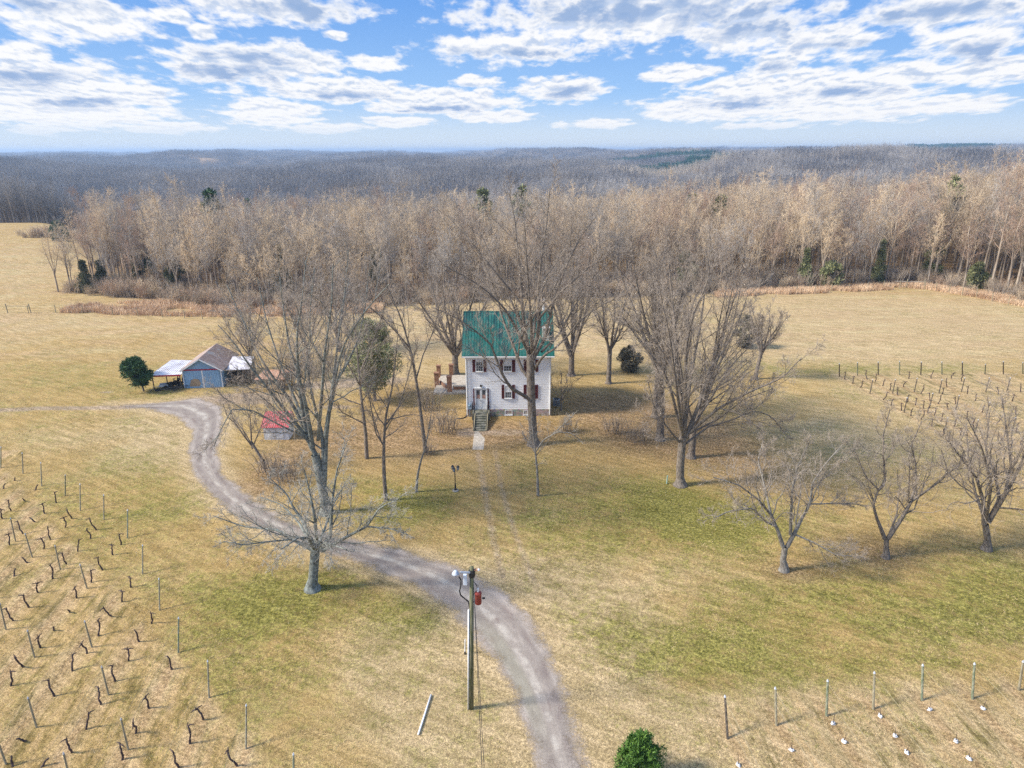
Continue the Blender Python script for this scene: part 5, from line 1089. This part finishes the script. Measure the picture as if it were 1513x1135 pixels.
def vine_meshes():
    out = []
    for i in range(7):
        rg = np.random.default_rng(500+i); h = [1.15, 1.0, 1.25, .95, 1.1, .45, 1.2][i]; n = 7; P = [np.array([0, 0, -.1])]; d = rg.normal(0, .05, 2)
        for k in range(1, n): d = d + rg.normal(0, .045, 2); P.append(np.array([d[0], d[1], h*k/(n-1)]))
        P = np.array(P); R_v = np.linspace(.06, .042, n)*rg.uniform(.9, 1.1, n)
        p1, r1 = resamp(P, R_v, 12); tk = tubes(p1[None], (r1*(1+.25*rg.random(12)))[None], 8)
        tp = P[-1]; arms = []
        if i != 5:
            for s in ((-1, 1) if i % 2 else (1,)): arms.append(resamp(np.array([tp-np.array([0, 0, .06]), tp+np.array([.05*s, -.14*s, .03]), tp+np.array([.12*s, -.36*s, -.02])]), np.array([.055, .04, .022]), 6))
            arms.append(resamp(np.array([tp, tp+np.array([.02, .03, .16])]), np.array([.035, .015]), 6))
        cr = merge([tubes(np.stack([a[0] for a in arms]), np.stack([a[1] for a in arms]), 6)]) if arms else None
        out.append((np_mesh('trunk', tk[0], [tk[1]], True), np_mesh('cordon', cr[0], [cr[1]], True) if cr else None))
    for a, c in out:
        a.materials.append(M['vine']); c and c.materials.append(M['vine'])
    return out
VM = vine_meshes()
def vine(label, p, v, group, s=.82, tilt=None):
    r = empty('grape_vine', tuple(p), rng2.random()*6.28, label=label, cat='vine', group=group); r.scale = (s,)*3
    r.rotation_euler[0] = rng2.gauss(0, .10); r.rotation_euler[1] = rng2.gauss(0, .10)
    for nm, me in (('trunk', VM[v][0]), ('cordon', VM[v][1])):
        if me: o = bpy.data.objects.new(nm, me); col.objects.link(o); o.parent = r
    return r
LV = [(48,160,5),(8,188,5),(118,193,5),(83,227,5),(190,235,0),(37,262,0),(150,270,1),(243,287,2),(8,287,1),(220,317,3),(119,298,5),(76,337,0),(326,327,2),(305,357,3),(170,358,0),(32,376,1),(147,390,3),(263,400,0),(408,380,4),(384,413,1),(348,465,2),(225,443,0),(178,493,2),(93,437,5),(46,483,5),(309,507,0),(262,560,1),(130,540,3),(98,590,2),(45,635,0),(447,525,1),(414,573,3),(378,622,0),(237,605,5),(180,668,5),(513,648,0),(474,710,4),(333,690,2),(292,750,3),(245,808,0),(135,727,1),(79,792,2),(37,857,0),(433,773,3),(391,842,2),(586,803,4),(343,920,0),(185,892,2),(506,933,1),(458,1018,3),(292,1003,0),(90,1040,5),(413,1105,1),(243,1080,0),(686,970,3),(643,1050,2),(605,1130,0),(803,1125,2),(42,1130,5),(137,1130,5)]
cnt = {}
for (x, y, v) in sorted(LV, key=lambda q: q[1]):
    p = gp(x*kz, 640+y*kz); r = rowof(p, rowc); cnt[r] = cnt.get(r, 0)+1
    vine('%s dark %s vine, %s from the end post, %s left vineyard row' % ('short' if v == 5 else 'bare', ['twisted', 'leaning', 'crooked', 'hooked', 'kinked', 'stub', 'bent'][v], ORD[cnt[r]-1], ORD[r]), p, v, 'vines of the left vineyard')
for i, B_ in enumerate(Lend[:-1]):
    d = np.array([.09, -1, 0]); e = B_+d*24
    tag(MB().path([tuple(B_+np.array([0, 0, 1.0])), tuple((B_+e)/2+np.array([0, 0, .93])), tuple(e+np.array([0, 0, 1.0]))], .006, 4).path([tuple(B_+np.array([0, 0, 1.75])), tuple((B_+e)/2+np.array([0, 0, 1.66])), tuple(e+np.array([0, 0, 1.7]))], .006, 4).build('trellis_wire', M['wood_grey']), 'pair of thin trellis wires on the %s row of the left vineyard' % ORD[i], 'wire', 'trellis wires of the left vineyard')
# right lower block
RE = [((1075,1092),(1071,1027)),((1147,1072),(1145.5,1015)),((1221,1058),(1223,1004)),((1290,1048),(1292,992)),((1362,1035),(1363.5,981)),((1436.5,1033),(1440,979)),((1505,1020),(1512,976))]
wr = []
for i, (b0, t0) in enumerate(RE):
    B_ = gp(*b0); T_ = gp(*t0, HP)
    post('%s end post, %s from the left along the near right vineyard' % (['dark', 'grey', 'green', 'grey', 'green', 'green', 'pale'][i], ORD[i]), B_, T_, M[['wood_dark', 'wood_grey', 'wood_green', 'wood_grey', 'wood_green', 'wood_green', 'wood_grey'][i]], 'end posts of the near right vineyard', r=.065)
    d = np.array([.09, -1, 0])
    for j in (1, 2):                            # line posts, below the frame
        p = B_+d*6.4*j; post('line post %s of near right vineyard row %s' % (ORD[j-1], ORD[i]), p, p+np.array([0, 0, 1.95]), M['wood_grey'], 'line posts of the near right vineyard') if i > 3 and j == 1 else None
    a = B_+(T_-B_)*.55; e = B_+d*14+np.array([0, 0, 1.0]); a2 = B_+(T_-B_)*.9; e2 = B_+d*14+np.array([0, 0, 1.7])
    tag(MB().path([tuple(a), tuple((a+e)/2-np.array([0, 0, .05])), tuple(e)], .008, 4).path([tuple(a2), tuple((a2+e2)/2-np.array([0, 0, .08])), tuple(e2)], .008, 4).build('trellis_wire', M['wood_grey']), 'pair of slack trellis wires on row %s of the near right vineyard' % ORD[i], 'wire', 'trellis wires of the near right vineyard')
kq = 613/1513
WT_ = [(470,768),(665,715),(816,618),(856,683),(988,590),(1042,662),(1083,722),(1168,567),(1264,682),(1362,562),(1312,745)]
M['guard'] = mat('white_plastic_guard', (.52, .52, .54), (.70, .70, .70), 9, .5)
for i, (x, y) in enumerate(WT_):
    p = gp(900+x*kq, 820+y*kq); rt = empty('vine_guard', tuple(p), rng2.random()*6, label='crumpled white guard on a young vine, %s from the left, near right vineyard' % ORD[[0,1,2,3,4,5,6,7,8,10,9][i]], cat='vine guard', group='white guards on young vines')
    mb = MB(); n_ = 9; rj = random.Random(i)
    prof = [(.07, -.02), (.09, .03), (.06, .07), (.08, .12), (.04, .15)]
    vs = [(q*rj.uniform(.6, 1.4)*math.cos(6.28*j/n_)*(1+.5*(k % 2)), q*rj.uniform(.6, 1.4)*math.sin(6.28*j/n_), z) for k, (q, z) in enumerate(prof) for j in range(n_)]
    mb.add(vs, [(k*n_+j, k*n_+(j+1) % n_, (k+1)*n_+(j+1) % n_, (k+1)*n_+j) for k in range(4) for j in range(n_)]).build('sleeve', M['guard'], rt)
    MB().bar((0, 0, -.05), (.05, .02, .62), .018, .008, 5).build('cane', M['vine'], rt)
# right upper block
k2 = 1/2.91
R2T = [(661,222,165),(739,218,160),(828,216,158),(920,215,155),(1011,215,158),(1102,214,158),(1190,214,158),(1287,212,163),(1366,212,156),(1450,211,158)]
R2E = []
for i, (x, y, ty_) in enumerate(R2T):
    B_ = gp(1013+x*k2, 480+y*k2); T_ = gp(1013+(x+(3 if i in (4, 7) else 0))*k2, 480+ty_*k2, HP); R2E.append(B_)
    post('green-grey end post, %s from the left along the back of the far right vineyard' % ORD[i], B_, T_, M['wood_green'] if i % 2 else M['wood_dark'], 'end posts of the far right vineyard', r=.075)
rc2 = np.array([p[0]+.09*p[1] for p in R2E])
cnt = {}
L2 = [(792,298),(889,298),(982,292),(1088,298),(938,380),(1048,360),(1185,290),(1290,290),(1380,290),(1160,370),(1290,400),(1110,470),(1240,480),(1400,470)]
for (x, y) in sorted(L2, key=lambda q: q[1]):
    p = gp(1013+x*k2, 480+y*k2); r = rowof(p, rc2); cnt[r] = cnt.get(r, 0)+1
    post('dark line post, %s in from the back, row %s of the far right vineyard' % (ORD[cnt[r]-1], ORD[r]), p, p+np.array([.05, 0, 1.9]), M['wood_dark'], 'line posts of the far right vineyard', r=.06)
V2 = [(684,235),(716,253),(752,270),(780,235),(815,245),(845,265),(880,285),(848,325),(910,305),(885,350),(938,270),(958,233),(925,372),(965,393),(950,335),(990,350),(1010,300),(1025,365),(1050,330),(1054,232),(1067,392),(1040,385),(1084,345),(1103,303),(1123,268),(1144,232),(1128,370),(1160,345),(1187,245),(1210,300),(1240,330),(1103,480),(1133,495),(1205,410),(1240,450),(1355,500),(1420,465),(1390,550),(1440,520),(1010,410),(1060,440),(1095,420),(1150,440),(1180,480),(1270,380),(1300,350),(1340,300),(1360,360),(1400,330),(1420,390),(1330,430),(1290,520),(1440,290)]
cnt = {}
for i, (x, y) in enumerate(sorted(V2, key=lambda q: q[1])):
    p = gp(1013+x*k2, 480+y*k2); r = rowof(p, rc2); cnt[r] = cnt.get(r, 0)+1; v = i*3 % 5
    vine('small dark vine, %s from the back post, %s row of the far right vineyard' % (ORD[cnt[r]-1], ORD[r]), p, v, 'vines of the far right vineyard', s=.9)

# ------------------------------------------------------------------ wire fences at the field edges
def fence(name, label, pix, hgt, wires, mpost, r=.07, n_each=None):
    pts = [root_at(*p) for p in pix]; o = pts[0]; root = empty(name, tuple(o), label=label, cat='fence')
    for p in pts:
        q = p-o; MB().bar((q[0], q[1], q[2]-.2), (q[0]+rng2.uniform(-.08, .08), q[1], q[2]+hgt*rng2.uniform(.9, 1.1)), r, r*.9, 6).build('post', mpost, root)
    for wz in wires: MB().path([(p[0]-o[0], p[1]-o[1], p[2]-o[2]+wz*hgt) for p in pts], .008, 3).build('wire', M['iron'], root)
    return root
z6 = 500/1513
fence('wire_fence', 'grey post and wire fence along the orange grass strip, left of the wood', [(125*z6*1.0+1, 220+737*z6)]+[(x*z6, 220+y*z6) for x, y in ((250,735),(372,733),(505,742),(617,748),(727,752),(826,757),(905,762),(1000,765),(1120,770))], 1.5, (.3, .6, .9), M['wood_grey'])
gt = root_at(12, 463.5); g2_ = root_at(45, 463.5); gt_ = empty('field_gate', tuple(gt), label='open wooden gateway of two posts and a top rail at the far left', cat='gate')
dv = g2_-gt
for q in (np.zeros(3), dv): MB().bar((q[0]+(.15 if q[0] > .5 else 0), q[1], -.2), (q[0]-(.1 if q[0] < .5 else 0), q[1], 1.75), .09, .08, 8).build('post', M['wood_grey'], gt_)
MB().bar((0, 0, 1.35), (dv[0], dv[1], 1.30), .05).build('rail', M['wood_grey'], gt_)
z7 = 513/1513
fence('wire_fence', 'grey post and wire fence curving along the right wood edge', [(1000+x*z7, 220+y*z7) for x, y in ((445,612),(520,628),(600,628),(672,622),(750,618),(830,614),(900,612),(970,610),(1078,612),(1128,618),(1185,628),(1242,640),(1305,650),(1372,668),(1443,684),(1530,700),(1620,722))], 1.7, (.3, .6, .9), M['wood_grey'])
a, c = root_at(1339, 425), root_at(1367, 425); gg = empty('field_gate', tuple(a), label='pale rail gate in the wire fence at the right wood edge', cat='gate')
q = c-a; MB().bar((0, 0, -.2), (0, 0, 1.9), .08).bar((q[0]-.3, q[1], -.2), (q[0]-.3, q[1], 1.9), .08).build('post', M['wood_grey'], gg); MB().bar((-2.5, .2, 1.35), (q[0]-.3, q[1], 1.25), .07).build('rail', M['paleslab'], gg)
for (px, py, s) in ((1060, 530, 0),):
    pass

# ------------------------------------------------------------------ brush, tall grass, lawn tufts
def brush_mesh(seed, h=2.4, n=26):
    rg = np.random.default_rng(seed); B = []
    for i in range(n):
        a = rg.random()*6.28; s = rg.uniform(.2, 1.1); hh = h*rg.uniform(.6, 1.1); x, y = rg.normal(0, .5, 2)
        B.append((np.array([(x, y, -.1), (x+math.cos(a)*s*.5, y+math.sin(a)*s*.5, hh*.6), (x+math.cos(a)*s*1.2, y+math.sin(a)*s*1.2, hh)]), np.array([.025, .018, .008])))
    t, c = grow(B, [dict(k=8, tmin=.15, tmax=1, ang=.6, asd=.2, lenf=.35, nseg=3, wander=.25, up=.05, rf=.6, rmin=.010), dict(k=4, tmin=.2, tmax=1, ang=.7, asd=.2, lenf=.5, nseg=2, wander=.25, up=.05, rf=.6, rmin=.008)], rg, sides=(4, 2, 2))
    return t, c
def blades(X0, Y0_, Z0, h, n_each, spread, w, rg, lean=.35):
    m = len(X0); p = np.repeat(np.c_[X0, Y0_, Z0], n_each, 0); p[:, :2] += rg.normal(0, spread, (m*n_each, 2)); a = rg.random(len(p))*6.28
    hh = np.repeat(h, n_each)*rg.uniform(.6, 1.15, len(p)); t = np.c_[np.cos(a), np.sin(a), np.zeros(len(p))]; sd_ = np.c_[-t[:, 1], t[:, 0], t[:, 2]]*w
    top = p + t*(hh*lean*rg.uniform(.2, 1.5, len(p)))[:, None] + np.array([0, 0, 1.])*hh[:, None]
    mid_ = (p+top)/2 + np.array([0, 0, 1.])*(hh*.1)[:, None] - t*(hh*.08)[:, None]
    V = np.stack([p-sd_, p+sd_, mid_+sd_*.8, mid_-sd_*.8, top+sd_*.1, top-sd_*.1], 1).reshape(-1, 3); i = np.arange(len(p))[:, None]*6
    return V, np.concatenate([i+np.array([0, 1, 2, 3]), i+np.array([3, 2, 4, 5])])
M['sedge'] = mat('broom_sedge', (.54, .36, .22), (.78, .58, .38), .3, .9)
M['redbrush'] = mat('red_brown_brush', (.44, .28, .18), (.64, .46, .31), .4, .95)
BR = [brush_mesh(700+i) for i in range(4)]
BM = [fused(*b_, (M['bark_wood'], M[['wood_twig', 'redbrush', 'wood_twig', 'twig'][i]])) for i, b_ in enumerate(BR)]
# brush under the wood edge
rg = np.random.default_rng(77); m = 1500
bx = rg.uniform(-100, 175, m); off = np.abs(rg.normal(0, 12, m)); by = edge_y(bx)+off-1.0
cl = rg.integers(0, 4, m); kb = (bx > EDGE[0, 0]-2) & (np.abs(bx) < .8*by+10); bx, by, cl, off = bx[kb], by[kb], cl[kb], off[kb]
# low brushy clump in the left field
cc = gp(110, 356); t1 = rg.normal(0, 1, (90, 2))*np.array([9, 3])+cc[:2]
bx = np.r_[bx, t1[:, 0]]; by = np.r_[by, t1[:, 1]]; cl = np.r_[cl, rg.integers(0, 3, 90)]
scatter('undergrowth', np.c_[bx, by, terr(bx, by)], rg.random(len(bx))*6.28, rg.uniform(.5, 1.45, len(bx)), cl, source('brush', BM), 'tangled brown undergrowth along the foot of the woods', 'undergrowth')
def bush(label, px, py, s, v, cat='bush'):
    p = root_at(px, py); r = empty('bare_bush', tuple(p), v*1.7, label=label, cat=cat); r.scale = (s,)*3
    t, c = BR[v]; link('stem', np_mesh('stem', t[0], [t[1]]), M['bark'], r); link('twig', np_mesh('twig', c[0], [c[1]]), M['twig'], r)
bush('bare brushy bush at the left front corner of the house', 657, 640, 1.15, 3); bush('wide bare thicket left of the brick pillars', 632, 606, 1.3, 0)
bush('low bare bush at the foot of the small leaning tree by the drive', 397, 700, 1.0, 2); bush('dense low bare bush between the drive and lichen tree', 420, 712, .95, 3)
bush('scrubby bare bush at the foot of the tall left-leaning tree', 633, 672, .55, 0); bush('bare thicket between the barn and the orange-roofed shelter', 366, 566, 1.0, 1)
bush('bare thicket behind the yellow loader', 440, 556, 1.5, 3); bush('low bare bush on the leaf litter right of the house', 905, 640, .9, 2); bush('thin bare bush at the right front of the house', 838, 640, .8, 0)
bush('bare bush left of the tall straight tree right of the house', 940, 655, .9, 3); bush('bare thicket right of the orange-roofed shelter, under bare trees', 475, 560, 1.3, 2)
# tall orange grass strips
def strip(pix, wid_, n, rg):
    P_ = np.array([gp(*p)[:2] for p in pix]); d = np.r_[0, np.cumsum(np.hypot(*np.diff(P_, axis=0).T))]; t = rg.random(n)*d[-1]
    x = np.interp(t, d, P_[:, 0]); y = np.interp(t, d, P_[:, 1]) + rg.random(n)*np.interp(t, d, wid_); return x, y
xa, ya = strip([(88, 463), (130, 464), (240, 467), (330, 469), (430, 468), (560, 462)], [4, 9, 14, 12, 9, 6], 6500, rg)
xb, yb_ = strip([(1060, 440), (1200, 434), (1330, 428), (1370, 428), (1440, 440), (1513, 455), (1620, 475)], [6, 5, 5, 6, 10, 14, 16], 5200, rg)
xs_, ys_ = np.r_[xa, xb], np.r_[ya, yb_]
nzz = np.sin(xs_/2.3)+np.sin(ys_/1.3+xs_/4); ks = nzz > -1.0; xs_, ys_ = xs_[ks], ys_[ks]
V, F = blades(xs_, ys_, terr(xs_, ys_), rg.uniform(.5, 1.15, len(xs_)), 9, .16, .022, rg)
tag(link('tall_grass', np_mesh('tall_grass', V, [F]), M['sedge']), 'strip of tall orange-brown dry grass along the field fences', 'grass', kind='stuff')

# ------------------------------------------------------------------ haze
hz_b = MB().box(-9500, 9500, -400, 12500, -60, 52).build('haze', None); tag(hz_b, 'thin bluish air over the woods and fields', 'haze', kind='stuff')
m = bpy.data.materials.new('haze'); m.use_nodes = True; T = NT(m.node_tree); T.n.remove(T.n['Principled BSDF'])
pv = T.n.new('ShaderNodeVolumePrincipled'); pv.inputs['Density'].default_value = 2.1e-4; pv.inputs['Color'].default_value = (.56, .75, 1, 1); pv.inputs['Anisotropy'].default_value = .2
T.l.new(pv.outputs[0], T.n['Material Output'].inputs['Volume']); hz_b.data.materials.append(m)

# lawn tufts: clumps of dry and green blades over the near grass
rg = np.random.default_rng(91); m = 150000
tx_ = rg.uniform(-62, 62, m); ty2 = 16 + 66*rg.random(m)**1.25
road_d = np.minimum(dist_poly(tx_, ty2, EC), 9); half = 2.1
cl_ = np.sin(tx_/1.9+np.sin(ty2/2.7)*1.7)+np.sin(ty2/1.3+np.sin(tx_/3.1)*2)+np.sin((tx_+ty2)/.83)*.7
kk = (np.abs(tx_) < .82*ty2+4) & (road_d > half+.3) & (cl_ > rg.uniform(-1.6, 2.2, m)) & ~((np.abs(tx_-xc) < HW+.4) & (ty2 > Y0-3.5) & (ty2 < Y0+9))
wk = gp(707, 652); kk &= ~((np.abs(tx_-wk[0]) < .9) & (np.abs(ty2-wk[1]) < 2.2))
tx_, ty2 = tx_[kk], ty2[kk]; dn = ty2/45
V, F = blades(tx_, ty2, terr(tx_, ty2)-.01, rg.uniform(.035, .10, len(tx_)), 4, .07, .010, rg, 1.1)
gi_ = np.repeat(rg.random(len(tx_)) < .35, 4); fi = np.r_[gi_, gi_].astype(np.int32)
gme2 = np_mesh('lawn_tufts', V, [F])
M['blade_dry'] = mat('dry_blades', (.42, .30, .14), (.66, .50, .27), .6, .9); M['blade_green'] = mat('green_blades', (.12, .14, .02), (.28, .27, .06), .6, .9)
gme2.materials.append(M['blade_dry']); gme2.materials.append(M['blade_green']); gme2.polygons.foreach_set('material_index', fi)
tag(link('lawn_tufts', gme2), 'short dry and green grass tufts over the lawn', 'grass', kind='stuff')
for o in list(col.objects):
    if 'label' in o and not 4 <= len(o['label'].split()) <= 16: print('LABEL', len(o['label'].split()), o.name, o['label'])
